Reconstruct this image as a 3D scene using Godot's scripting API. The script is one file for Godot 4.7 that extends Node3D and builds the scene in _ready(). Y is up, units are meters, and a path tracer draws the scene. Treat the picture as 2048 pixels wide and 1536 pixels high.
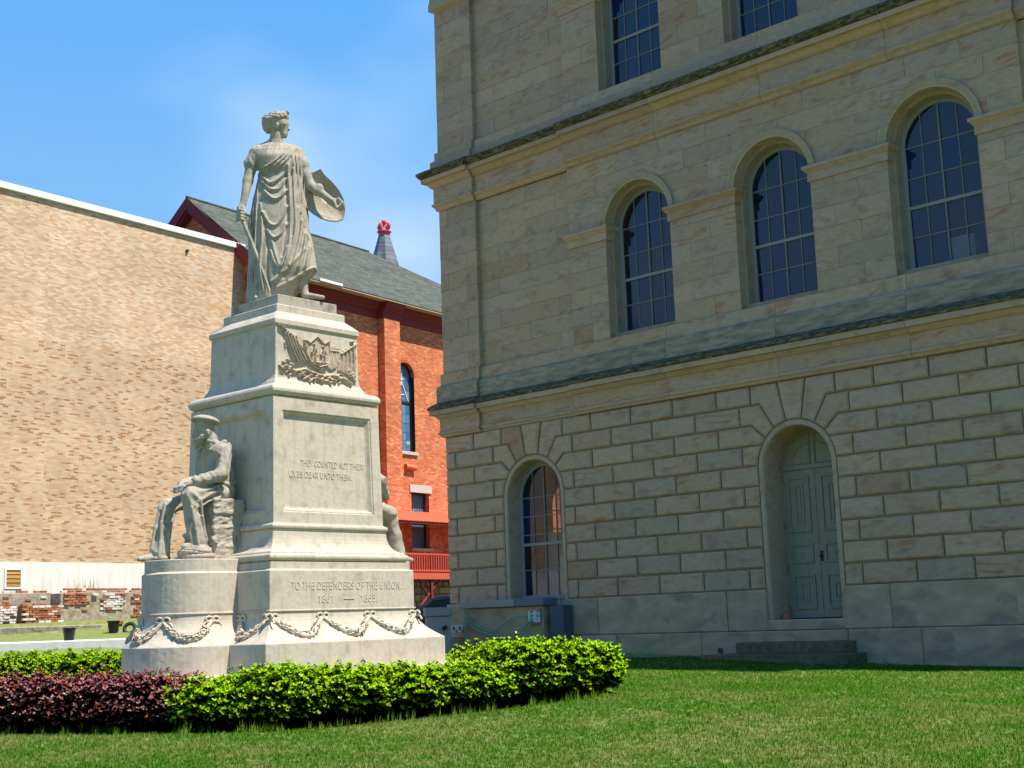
extends Node3D
# A civil-war monument beside a sandstone courthouse, late-morning sun from the right.

class MB:
	var v := PackedVector3Array()
	var n := PackedVector3Array()
	var t := PackedVector2Array()
	var c := PackedColorArray()
	var col := Color.WHITE
	var uo := Vector2.ZERO

	func put(p: Vector3, nn: Vector3, uv: Vector2) -> void:
		v.append(p); n.append(nn); t.append(uv + uo); c.append(col)

	func uvof(p: Vector3, nn: Vector3) -> Vector2:
		var a := nn.abs()
		if a.z >= a.x and a.z >= a.y: return Vector2(p.x, -p.y)
		if a.x >= a.y: return Vector2(-p.z, -p.y)
		return Vector2(p.x, p.z)

	func tri(a: Vector3, b: Vector3, d: Vector3) -> void: # counter-clockwise seen from outside
		var nn := (b - a).cross(d - a).normalized()
		put(a, nn, uvof(a, nn)); put(d, nn, uvof(d, nn)); put(b, nn, uvof(b, nn))

	func quad(a: Vector3, b: Vector3, d: Vector3, e: Vector3) -> void:
		var nn := (d - a).cross(e - b).normalized()
		for p in [a, d, b, a, e, d]: put(p, nn, uvof(p, nn))

	func box(mn: Vector3, mx: Vector3, ch := 0.0) -> void:
		if ch > 0.0:
			cham_box(mn, mx, ch)
			return
		var p := func(i: int) -> Vector3: return Vector3(mx.x if i & 1 else mn.x, mx.y if i & 2 else mn.y, mx.z if i & 4 else mn.z)
		for f in [[4, 5, 7, 6], [1, 0, 2, 3], [5, 1, 3, 7], [0, 4, 6, 2], [6, 7, 3, 2], [0, 1, 5, 4]]:
			quad(p.call(f[0]), p.call(f[1]), p.call(f[2]), p.call(f[3]))

	func cham_box(mn: Vector3, mx: Vector3, ch: float) -> void:
		var r := func(e: float, y: float) -> PackedVector3Array:
			return PackedVector3Array([Vector3(mn.x + e, y, mx.z - ch), Vector3(mn.x + e, y, mn.z + ch), Vector3(mn.x + ch, y, mn.z + e), Vector3(mx.x - ch, y, mn.z + e), Vector3(mx.x - e, y, mn.z + ch), Vector3(mx.x - e, y, mx.z - ch), Vector3(mx.x - ch, y, mx.z - e), Vector3(mn.x + ch, y, mx.z - e)])
		var rings: Array = [r.call(ch, mn.y), r.call(0.0, mn.y + ch), r.call(0.0, mx.y - ch), r.call(ch, mx.y)]
		for i in rings.size():
			rings[i].reverse()
		loft(rings, true, true, true)

	# rings run counter-clockwise seen from above when they climb
	func loft(rings: Array, closed := true, cap0 := false, cap1 := false, smooth := false) -> void:
		var m: int = rings[0].size()
		var segs := m if closed else m - 1
		if smooth:
			var k := rings.size()
			var nn := []
			for i in k:
				var row := PackedVector3Array()
				for j in m:
					var du: Vector3 = rings[i][(j + 1) % m if closed else mini(j + 1, m - 1)] - rings[i][(j - 1 + m) % m if closed else maxi(j - 1, 0)]
					var dv: Vector3 = rings[mini(i + 1, k - 1)][j] - rings[maxi(i - 1, 0)][j]
					var q := du.cross(dv)
					if q.length_squared() < 1e-16: q = Vector3.UP
					row.append(q.normalized())
				nn.append(row)
			var vv := 0.0
			for i in k - 1:
				var step: float = (rings[i + 1][0] - rings[i][0]).length()
				var uu := 0.0
				for j in segs:
					var j2 := (j + 1) % m
					var du2: float = (rings[i][j2] - rings[i][j]).length()
					var q0 := Vector2(uu, -vv); var q1 := Vector2(uu + du2, -vv); var q2 := Vector2(uu + du2, -vv - step); var q3 := Vector2(uu, -vv - step)
					put(rings[i][j], nn[i][j], q0); put(rings[i + 1][j2], nn[i + 1][j2], q2); put(rings[i][j2], nn[i][j2], q1)
					put(rings[i][j], nn[i][j], q0); put(rings[i + 1][j], nn[i + 1][j], q3); put(rings[i + 1][j2], nn[i + 1][j2], q2)
					uu += du2
				vv += step
		else:
			for i in rings.size() - 1:
				for j in segs:
					var j2 := (j + 1) % m
					quad(rings[i][j], rings[i][j2], rings[i + 1][j2], rings[i + 1][j])
		if cap0: fan(rings[0], true)
		if cap1: fan(rings[-1], false)

	func fan(r: PackedVector3Array, flip: bool) -> void:
		var o := Vector3.ZERO
		for p in r: o += p
		o /= r.size()
		for j in r.size():
			var a := r[j]; var b := r[(j + 1) % r.size()]
			if flip: tri(o, b, a)
			else: tri(o, a, b)

	# a slab whose outline (counter-clockwise in x, y) faces +z
	func slab(pts: PackedVector2Array, z0: float, z1: float, ch := 0.0, back := false) -> void:
		var k := pts.size()
		if k < 3: return
		var p := pts
		if Geometry2D.is_polygon_clockwise(p):
			p = p.duplicate(); p.reverse()
		var q := PackedVector2Array()
		for i in k:
			if ch <= 0.0:
				q.append(p[i]); continue
			var e0 := (p[i] - p[(i - 1 + k) % k]).normalized()
			var e1 := (p[(i + 1) % k] - p[i]).normalized()
			var n0 := Vector2(-e0.y, e0.x); var n1 := Vector2(-e1.y, e1.x)
			var b := n0 + n1
			var l := maxf(b.dot(n0), 0.3)
			q.append(p[i] + b * (ch / l))
		var ix := Geometry2D.triangulate_polygon(q)
		for i in range(0, ix.size(), 3):
			var a := q[ix[i]]; var b := q[ix[i + 1]]; var d := q[ix[i + 2]]
			if (b - a).cross(d - a) < 0.0:
				var s := b; b = d; d = s
			tri(Vector3(a.x, a.y, z1), Vector3(b.x, b.y, z1), Vector3(d.x, d.y, z1))
			if back: tri(Vector3(a.x, a.y, z0), Vector3(d.x, d.y, z0), Vector3(b.x, b.y, z0))
		for i in k:
			var j := (i + 1) % k
			if ch > 0.0:
				quad(Vector3(p[i].x, p[i].y, z1 - ch), Vector3(p[j].x, p[j].y, z1 - ch), Vector3(q[j].x, q[j].y, z1), Vector3(q[i].x, q[i].y, z1))
			quad(Vector3(p[i].x, p[i].y, z0), Vector3(p[j].x, p[j].y, z0), Vector3(p[j].x, p[j].y, z1 - ch), Vector3(p[i].x, p[i].y, z1 - ch))

	func tube(path: PackedVector3Array, rad, seg := 8, caps := true) -> void:
		var rings := []
		var side := Vector3.ZERO
		for i in path.size():
			var d := (path[mini(i + 1, path.size() - 1)] - path[maxi(i - 1, 0)]).normalized()
			if i == 0:
				side = d.cross(Vector3.UP if absf(d.y) < 0.9 else Vector3.RIGHT).normalized()
			else:
				side = (side - d * side.dot(d)).normalized()
			var up := d.cross(side)
			var r: float = rad[i] if rad is Array or rad is PackedFloat32Array else rad
			var row := PackedVector3Array()
			for j in seg:
				var a := TAU * j / seg
				row.append(path[i] + (side * cos(a) + up * sin(a)) * r)
			rings.append(row)
		loft(rings, true, caps, caps, true)

	# a moulding profile (out, height) run from x = u0 to u1; m0/m1 mitre the ends round an outside corner
	func run(prof: PackedVector2Array, u0: float, u1: float, off: float, m0 := false, m1 := false, caps := true) -> void:
		var k := prof.size()
		for i in k - 1:
			var a := prof[i]; var b := prof[i + 1]
			var ax := u0 - (off + a.x if m0 else 0.0); var bx := u0 - (off + b.x if m0 else 0.0)
			var ay := u1 + (off + a.x if m1 else 0.0); var by := u1 + (off + b.x if m1 else 0.0)
			quad(Vector3(ax, a.y, off + a.x), Vector3(ay, a.y, off + a.x), Vector3(by, b.y, off + b.x), Vector3(bx, b.y, off + b.x))
		if caps:
			var pp := PackedVector2Array(prof)
			pp.append(Vector2(prof[k - 1].x - 0.5, prof[k - 1].y)); pp.append(Vector2(prof[0].x - 0.5, prof[0].y))
			var ix := Geometry2D.triangulate_polygon(pp)
			for s in [[u0, m0], [u1, m1]]:
				if s[1]: continue
				for i in range(0, ix.size(), 3):
					var w := []
					for q in 3: w.append(Vector3(s[0], pp[ix[i + q]].y, off + pp[ix[i + q]].x))
					tri(w[0], w[1], w[2])

	func add(o: MB, xf := Transform3D()) -> void:
		for i in o.v.size():
			v.append(xf * o.v[i]); n.append((xf.basis * o.n[i]).normalized()); t.append(o.t[i]); c.append(o.c[i])

	func done() -> ArrayMesh:
		var a := []
		a.resize(Mesh.ARRAY_MAX)
		a[Mesh.ARRAY_VERTEX] = v; a[Mesh.ARRAY_NORMAL] = n; a[Mesh.ARRAY_TEX_UV] = t; a[Mesh.ARRAY_COLOR] = c
		var m := ArrayMesh.new()
		m.add_surface_from_arrays(Mesh.PRIMITIVE_TRIANGLES, a)
		return m

var taken := {}
var rng := RandomNumberGenerator.new()
var M := {}

func numbered(called: String) -> String:
	var k: int = taken.get(called, 0)
	taken[called] = k + 1
	return called if k == 0 else "%s_%03d" % [called, k]

func thing(called: String, label: String, category: String, at := Transform3D(), group := "") -> Node3D:
	var o := Node3D.new()
	o.name = numbered(called)
	add_child(o)
	o.transform = at
	tag(o, label, category, group)
	return o

func tag(o: Node, label: String, category: String, group := "") -> void:
	o.set_meta("label", label)
	o.set_meta("category", category)
	if group: o.set_meta("group", group)

func part(called: String, mb, m: Material, parent: Node, at := Transform3D()) -> MeshInstance3D:
	var o := MeshInstance3D.new()
	o.mesh = mb.done() if mb is MB else mb
	o.material_override = m
	if parent == self:
		o.name = numbered(called)
		add_child(o)
	else:
		o.name = called
		parent.add_child(o, true)
	o.transform = at
	o.cast_shadow = GeometryInstance3D.SHADOW_CASTING_SETTING_ON
	return o

func ground_part(called: String, mb, m: Material) -> MeshInstance3D:
	var o := part(called, mb, m, self)
	o.set_meta("kind", "structure")
	return o

# plan coordinates: x to the right, depth away from the viewpoint, v the height above eye level (1.5 m)
func W(x: float, v: float, depth: float) -> Vector3:
	return Vector3(x, v + 1.5, -depth)

# a frame standing at plan (x, depth), height v, whose local x axis runs along plan direction (dx, dd)
func frame(x: float, depth: float, v: float, dx: float, dd: float) -> Transform3D:
	var ax := Vector3(dx, 0, -dd).normalized()
	return Transform3D(Basis(ax, Vector3.UP, ax.cross(Vector3.UP)), W(x, v, depth))

func rect(a: float, b: float, d: float, e: float) -> PackedVector2Array:
	return PackedVector2Array([Vector2(a, b), Vector2(d, b), Vector2(d, e), Vector2(a, e)])

func arch_shape(cx: float, v0: float, vs: float, r: float, seg := 20) -> PackedVector2Array:
	var p := PackedVector2Array([Vector2(cx - r, v0), Vector2(cx + r, v0)])
	for i in seg + 1:
		var a := PI * i / seg
		p.append(Vector2(cx + r * cos(a), vs + r * sin(a)))
	return p

func srgb(r: float, g: float, b: float) -> Color:
	return Color(r, g, b).linear_to_srgb()

# ---------------------------------------------------------------- materials
func noise(freq: float, sd: int, oct := 4, type := FastNoiseLite.TYPE_SIMPLEX_SMOOTH) -> FastNoiseLite:
	var f := FastNoiseLite.new()
	f.noise_type = type; f.frequency = freq; f.seed = sd; f.fractal_octaves = oct
	return f

func mat(c: Color, rough := 0.9, tex: Texture2D = null, scale := 1.0) -> StandardMaterial3D:
	var m := StandardMaterial3D.new()
	m.albedo_color = c.linear_to_srgb()
	m.roughness = rough
	m.metallic_specular = 0.3
	m.vertex_color_use_as_albedo = true
	if tex:
		m.albedo_texture = tex
		m.uv1_scale = Vector3(scale, scale, scale)
	return m

func to_tex(w: int, h: int, px: PackedByteArray) -> ImageTexture:
	var im := Image.create_from_data(w, h, false, Image.FORMAT_RGB8, px)
	im.generate_mipmaps()
	return ImageTexture.create_from_image(im)

func bump(m: StandardMaterial3D, freq: float, sd: int, strength: float, size := 256, oct := 5) -> void:
	var nt := NoiseTexture2D.new()
	nt.width = size; nt.height = size; nt.seamless = true; nt.as_normal_map = true; nt.bump_strength = strength
	nt.noise = noise(freq, sd, oct)
	m.normal_enabled = true
	m.normal_texture = nt

# seamless torus-wrapped value: noise sampled so that the right edge meets the left
func wrap2(f: FastNoiseLite, x: float, y: float, w: float, h: float) -> float:
	var a := TAU * x / w; var b := TAU * y / h
	return f.get_noise_3d(cos(a) * w / TAU + 40.0 * cos(b), sin(a) * w / TAU + 40.0 * sin(b), sin(b) * h / TAU + cos(b) * 17.0)

# sandstone: cross-bedded bands of rust in a pale buff ground, 4 m to the tile; values multiply the block's own tint
func tex_sandstone(streak: float, sd: int) -> ImageTexture:
	var s := 512
	var fine := noise(0.05, sd, 3); var bed := noise(0.006, sd + 1, 2); var lay := noise(0.011, sd + 2, 3); var grit := noise(0.4, sd + 3, 2); var blot := noise(0.02, sd + 4, 3)
	var px := PackedByteArray(); px.resize(s * s * 3)
	var k := 0
	for y in s:
		for x in s:
			var slope := bed.get_noise_2d(x * 0.6, y * 0.6) * 70.0
			var l := lay.get_noise_2d(x * 0.28 + 500.0, (y + x * 0.10 + slope * 0.6) * 6.5)
			var where := clampf(bed.get_noise_2d(x * 1.5 - 900.0, y * 2.6) * 3.0 - 0.15, 0.0, 1.0)
			var vein := clampf(l * 2.0 + 0.12, 0.0, 1.0) * where * streak
			var g := 1.0 + fine.get_noise_2d(x * 0.7, y * 1.8) * 0.06 + grit.get_noise_2d(x, y) * 0.05
			var stain := clampf(blot.get_noise_2d(x * 0.7 + 2000.0, y) * 1.5 - 0.25, 0.0, 1.0) * 0.14
			px[k] = int(clampf(0.93 * g * (1.0 - vein * 0.03 - stain), 0, 1) * 255.0)
			px[k + 1] = int(clampf(0.93 * g * (1.0 - vein * 0.17 - stain), 0, 1) * 255.0)
			px[k + 2] = int(clampf(0.93 * g * (1.0 - vein * 0.23 - stain * 1.05), 0, 1) * 255.0)
			k += 3
	return to_tex(s, s, px)

# pale carved stone with grey runs and fine speckle, 2.5 m to the tile
func tex_carved(sd: int, grime := 1.0) -> ImageTexture:
	var s := 512
	var run_ := noise(0.03, sd, 4); var blot := noise(0.012, sd + 1, 4); var grit := noise(0.4, sd + 2, 2); var brown := noise(0.02, sd + 4, 4)
	var px := PackedByteArray(); px.resize(s * s * 3)
	var k := 0
	for y in s:
		for x in s:
			var r1 := clampf(run_.get_noise_2d(x * 1.5, y * 0.22) * 1.6 - 0.1, 0.0, 1.0) * 0.07 * grime
			var b1 := clampf(blot.get_noise_2d(x * 1.2, y) * 1.8 - 0.2, 0.0, 1.0) * 0.10 * grime
			var w1 := clampf(brown.get_noise_2d(x + 700.0, y * 1.2) * 2.0 - 0.45, 0.0, 1.0) * 0.12
			var g := 0.95 + grit.get_noise_2d(x, y) * 0.07
			px[k] = int(clampf(g - r1 - b1 - w1 * 0.5, 0, 1) * 255.0)
			px[k + 1] = int(clampf(g - r1 - b1 - w1 * 0.75, 0, 1) * 255.0)
			px[k + 2] = int(clampf(g - r1 * 0.95 - b1 * 0.95 - w1 * 1.15, 0, 1) * 255.0)
			k += 3
	return to_tex(s, s, px)

# far brickwork in running bond: w x h metres
func tex_bricks(w: float, h: float, size: int, brick: Vector2, mortar: Color, pick: Callable) -> ImageTexture:
	var im := Image.create_empty(size, size, false, Image.FORMAT_RGB8)
	im.fill(mortar.linear_to_srgb())
	var rows := int(round(h / brick.y)); var cols := int(round(w / brick.x))
	var ph := float(size) / rows; var pw := float(size) / cols
	for r in rows:
		for c in range(-1, cols + 1):
			var x0 := (c + (0.5 if r & 1 else 0.0) + rng.randf_range(-0.02, 0.02)) * pw
			var col: Color = pick.call(r / float(rows), c / float(cols))
			im.fill_rect(Rect2i(int(x0), int(r * ph), maxi(1, int(x0 + pw) - int(x0) - maxi(1, int(pw * 0.05))), maxi(1, int((r + 1) * ph) - int(r * ph) - maxi(1, int(ph * 0.13)))), col.linear_to_srgb())
	im.generate_mipmaps()
	return ImageTexture.create_from_image(im)

# a mottled surface between two linear colours; sx, sy stretch the pattern
func tex_mottle(a: Color, b: Color, sd: int, freq: float, sx := 1.0, sy := 1.0, grain := 0.05, s := 512, third := Color(0, 0, 0, 0)) -> ImageTexture:
	var f := noise(freq, sd, 5); var g := noise(0.45, sd + 9, 2); var h := noise(freq * 0.6, sd + 5, 4)
	var px := PackedByteArray(); px.resize(s * s * 3)
	var k := 0
	var ca := a.linear_to_srgb(); var cb := b.linear_to_srgb(); var cc := Color(third.r, third.g, third.b).linear_to_srgb()
	for y in s:
		for x in s:
			var q := clampf(0.5 + f.get_noise_2d(x * sx, y * sy) * 0.9, 0.0, 1.0)
			var c := ca.lerp(cb, q)
			if third.a > 0.0:
				c = c.lerp(cc, clampf(h.get_noise_2d(x * sx + 300.0, y * sy) * 3.0 - 0.5, 0.0, 1.0) * third.a)
			var e := g.get_noise_2d(x, y) * grain
			px[k] = int(clampf(c.r + e, 0, 1) * 255.0); px[k + 1] = int(clampf(c.g + e, 0, 1) * 255.0); px[k + 2] = int(clampf(c.b + e, 0, 1) * 255.0)
			k += 3
	return to_tex(s, s, px)

func make_materials() -> void:
	M.sand = mat(Color(1, 1, 1), 0.92, tex_sandstone(1.0, 11), 0.25)
	bump(M.sand, 0.05, 3, 0.35)
	M.sandplain = mat(Color(1, 1, 1), 0.92, tex_sandstone(0.25, 47), 0.25)
	bump(M.sandplain, 0.05, 4, 0.35)
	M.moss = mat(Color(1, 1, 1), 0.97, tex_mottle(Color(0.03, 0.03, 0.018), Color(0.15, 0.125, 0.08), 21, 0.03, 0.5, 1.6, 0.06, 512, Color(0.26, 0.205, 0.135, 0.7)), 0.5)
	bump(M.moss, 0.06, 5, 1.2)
	M.foot = mat(Color(1, 1, 1), 0.95, tex_mottle(Color(0.29, 0.225, 0.15), Color(0.39, 0.305, 0.205), 23, 0.012, 0.8, 1.4, 0.05, 512, Color(0.17, 0.145, 0.115, 0.55)), 0.3)
	bump(M.foot, 0.04, 6, 1.0)
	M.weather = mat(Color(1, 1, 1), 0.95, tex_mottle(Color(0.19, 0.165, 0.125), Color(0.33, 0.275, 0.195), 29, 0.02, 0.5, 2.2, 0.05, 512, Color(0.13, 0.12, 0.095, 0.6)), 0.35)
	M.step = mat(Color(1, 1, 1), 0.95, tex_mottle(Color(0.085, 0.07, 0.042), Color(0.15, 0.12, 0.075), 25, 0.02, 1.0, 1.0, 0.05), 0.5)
	M.carved = mat(Color(0.56, 0.485, 0.39), 0.8, tex_carved(31), 0.4)
	bump(M.carved, 0.12, 7, 0.25)
	M.figure = mat(Color(0.41, 0.365, 0.295), 0.8, tex_carved(37, 1.7), 0.6)
	bump(M.figure, 0.12, 8, 0.3)
	M.relief = mat(Color(0.46, 0.38, 0.285), 0.85, tex_carved(39), 0.6)
	M.garland = mat(Color(0.63, 0.535, 0.43), 0.85, tex_carved(43), 0.6)
	M.letter = mat(Color(0.53, 0.465, 0.375), 0.85)
	M.sash = mat(Color(0.16, 0.165, 0.15), 0.6)
	M.sashlight = mat(Color(0.23, 0.23, 0.21), 0.6)
	M.dooor = mat(Color(1, 1, 1), 0.55, tex_mottle(Color(0.20, 0.195, 0.14), Color(0.25, 0.235, 0.17), 27, 0.03, 1.0, 0.3, 0.03), 0.8)
	M.iron = mat(Color(0.03, 0.03, 0.032), 0.5)
	M.dark = mat(Color(0.10, 0.09, 0.08), 0.9)
	M.plaster_in = mat(Color(0.30, 0.27, 0.23), 0.95)
	M.paper = mat(Color(0.85, 0.85, 0.82), 0.9)
	M.paper.backlight_enabled = true; M.paper.backlight = Color(1, 1, 0.97)
	M.card = mat(Color(0.86, 0.86, 0.83), 0.9)
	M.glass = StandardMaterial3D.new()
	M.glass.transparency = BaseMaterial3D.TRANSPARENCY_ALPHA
	M.glass.albedo_color = Color(0.02, 0.10, 0.24, 0.45)  # blue of the mirrored sky is put into the albedo
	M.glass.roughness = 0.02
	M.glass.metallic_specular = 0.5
	M.panes = [] # old sheets differ in painted-in sky blue and in how wavy they are
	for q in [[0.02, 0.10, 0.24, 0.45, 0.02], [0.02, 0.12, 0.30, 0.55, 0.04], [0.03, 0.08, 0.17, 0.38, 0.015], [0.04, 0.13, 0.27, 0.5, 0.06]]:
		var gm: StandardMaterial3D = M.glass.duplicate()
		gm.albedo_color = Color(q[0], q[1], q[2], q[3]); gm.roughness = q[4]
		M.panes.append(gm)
	# far brick walls
	rng.seed = 5
	var wx := noise(3.0, 71, 3); var wy := noise(9.0, 72, 2)
	var tanpick := func(fy: float, fx: float) -> Color:
		var upper := fy < 0.40
		var k := rng.randf()
		var c: Color
		if upper:
			if k < 0.42: c = Color(0.66, 0.495, 0.35)
			elif k < 0.78: c = Color(0.60, 0.405, 0.25)
			else: c = Color(0.54, 0.33, 0.185)
		else:
			if k < 0.58: c = Color(0.59, 0.425, 0.28)
			elif k < 0.88: c = Color(0.54, 0.35, 0.205)
			else: c = Color(0.36, 0.19, 0.085)
		return c * rng.randf_range(0.9, 1.1) * (1.0 + 0.16 * wx.get_noise_2d(fx * 1.0, fy * 1.6) + 0.10 * wy.get_noise_2d(fx * 1.6, fy * 0.3))
	M.tan = mat(Color(0.93, 0.93, 0.93), 0.9, tex_bricks(12.2, 12.2, 2048, Vector2(0.203, 0.056), Color(0.54, 0.42, 0.30), tanpick), 1.0 / 12.2)
	var redpick := func(fy: float, fx: float) -> Color:
		var k := rng.randf()
		var c := Color(0.60, 0.18, 0.08) if k < 0.6 else (Color(0.50, 0.135, 0.06) if k < 0.85 else Color(0.66, 0.26, 0.13))
		return c * rng.randf_range(0.85, 1.12) * (1.0 + 0.22 * wx.get_noise_2d(fx * 1.4 + 9.0, fy * 1.4))
	M.red = mat(Color(1, 1, 1), 0.9, tex_bricks(6.1, 6.1, 1024, Vector2(0.203, 0.0677), Color(0.50, 0.22, 0.13), redpick), 1.0 / 6.1)
	M.shingle = mat(Color(1, 1, 1), 0.95, tex_bricks(8.0, 8.0, 512, Vector2(0.33, 0.15), Color(0.05, 0.056, 0.05), func(_a, _b): return Color(0.088, 0.098, 0.082) * rng.randf_range(0.72, 1.25)), 1.0 / 8.0)
	M.slate = mat(Color(1, 1, 1), 0.7)
	M.slate.albedo_color = Color(0.46, 0.48, 0.52)
	M.redpaint = mat(Color(0.20, 0.03, 0.027), 0.6)
	M.redlight = mat(Color(0.60, 0.10, 0.055), 0.55)
	M.pink = mat(Color(0.62, 0.10, 0.13), 0.6)
	M.coping = mat(Color(0.78, 0.78, 0.76), 0.6)
	M.limestone = mat(Color(0.52, 0.49, 0.42), 0.9)
	M.concrete = mat(Color(1, 1, 1), 0.95, tex_mottle(Color(0.68, 0.65, 0.59), Color(0.80, 0.77, 0.71), 61, 0.012, 2.0, 0.5, 0.05, 512, Color(0.58, 0.52, 0.43, 0.35)), 0.25)
	M.pavement = mat(Color(1, 1, 1), 0.95, tex_mottle(Color(0.56, 0.55, 0.52), Color(0.68, 0.66, 0.63), 63, 0.02, 1, 1, 0.05), 0.5)
	M.asphalt = mat(Color(1, 1, 1), 0.95, tex_mottle(Color(0.045, 0.045, 0.046), Color(0.07, 0.07, 0.07), 64, 0.02, 1, 1, 0.05), 0.5)
	M.render = mat(Color(1, 1, 1), 0.95, tex_mottle(Color(0.26, 0.22, 0.17), Color(0.42, 0.36, 0.28), 65, 0.018, 1, 1, 0.08, 512, Color(0.20, 0.15, 0.10, 0.6)), 0.4)
	bump(M.render, 0.05, 9, 1.5)
	M.soil = mat(Color(1, 1, 1), 1.0, tex_mottle(Color(0.035, 0.024, 0.016), Color(0.085, 0.06, 0.042), 66, 0.05, 1, 1, 0.08), 0.7)
	bump(M.soil, 0.09, 10, 3.0)
	M.lawn = mat(Color(1, 1, 1), 1.0, tex_mottle(Color(0.12, 0.17, 0.035), Color(0.20, 0.215, 0.08), 67, 0.03, 1, 1, 0.08, 512, Color(0.28, 0.26, 0.125, 0.6)), 0.22)
	M.blade = mat(Color(1, 1, 1), 0.7)
	M.blade.backlight_enabled = true; M.blade.backlight = Color(0.85, 0.9, 0.5)
	M.leaf = mat(Color(1, 1, 1), 0.5)
	M.leaf.backlight_enabled = true; M.leaf.backlight = Color(0.92, 1.0, 0.4)
	M.leafred = mat(Color(1, 1, 1), 0.5)
	M.leafred.backlight_enabled = true; M.leafred.backlight = Color(0.8, 0.45, 0.45)
	for k in [M.leaf, M.leafred, M.blade]:
		k.metallic_specular = 0.15; k.roughness = 0.65
	M.twig = mat(Color(0.09, 0.06, 0.04), 0.95)
	M.plain = mat(Color(1, 1, 1), 0.8)
	M.gloss = mat(Color(1, 1, 1), 0.35)

# ---------------------------------------------------------------- courthouse
const LIFT := Vector3(0, 1.0, 0)
var UP1 := Transform3D(Basis(), LIFT)
var STONES := [Color(0.455, 0.355, 0.24), Color(0.435, 0.345, 0.24), Color(0.465, 0.36, 0.235), Color(0.41, 0.335, 0.235), Color(0.45, 0.345, 0.225), Color(0.43, 0.35, 0.25)]

func stone_tint() -> Color:
	var c: Color = STONES[rng.randi() % STONES.size()]
	var k := rng.randf_range(0.86, 1.0)
	if rng.randf() < 0.03: c = Color(0.40, 0.285, 0.18)
	return Color(c.r * k * 1.06, c.g * k * 0.985, c.b * k)

func stone(called: String, poly: PackedVector2Array, z0: float, z1: float, ch: float, parent: Node, m: Material) -> void:
	if poly.size() < 3: return
	var b := MB.new()
	b.col = stone_tint()
	b.uo = Vector2(rng.randf() * 4.0, rng.randf() * 4.0)
	if poly.size() == 4 and rng.randf() < (0.16 if ch > 0.01 else 0.22): # a chipped corner
		var i := rng.randi() % 4
		var a := poly[(i + 3) % 4] - poly[i]; var d := poly[(i + 1) % 4] - poly[i]
		var k := rng.randf_range(0.05, 0.085) if ch > 0.01 else rng.randf_range(0.008, 0.03)
		var q := PackedVector2Array()
		for j in 4:
			if j == i:
				q.append(poly[i] + a.normalized() * minf(k, a.length() * 0.2)); q.append(poly[i] + d.normalized() * minf(k * rng.randf_range(0.6, 2.0), d.length() * 0.2))
			else: q.append(poly[j] + Vector2(rng.randf_range(-0.003, 0.003), rng.randf_range(-0.003, 0.003)) * (1.0 if ch > 0.01 else 0.0))
		poly = q
	b.slab(poly, z0, z1 + rng.randf_range(-0.004, 0.004), ch)
	part(called, b, m if rng.randf() < 0.55 else M.sandplain, parent, UP1)

func ring_pts(cx: float, vs: float, r: float, a0: float, a1: float, k := 8) -> PackedVector2Array:
	var p := PackedVector2Array() # degrees from the vertical, positive to the right
	for i in k + 1:
		var a := deg_to_rad(lerpf(a0, a1, i / float(k)))
		p.append(Vector2(cx + r * sin(a), vs + r * cos(a)))
	return p

func arch_sweep(b: MB, cx: float, v0: float, vs: float, prof: PackedVector2Array, jambs := true, seg := 24) -> void:
	# prof: (radius, z) pairs from outside to inside; the path climbs the left jamb, goes over and down the right
	var rows := []
	for q in prof:
		var row := PackedVector3Array()
		if jambs: row.append(Vector3(cx - q.x, v0, q.y))
		for i in seg + 1:
			var a := PI - PI * i / seg
			row.append(Vector3(cx + q.x * cos(a), vs + q.x * sin(a), q.y))
		if jambs: row.append(Vector3(cx + q.x, v0, q.y))
		rows.append(row)
	for i in rows.size() - 1:
		for j in rows[i].size() - 1:
			b.quad(rows[i + 1][j], rows[i + 1][j + 1], rows[i][j + 1], rows[i][j])

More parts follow.
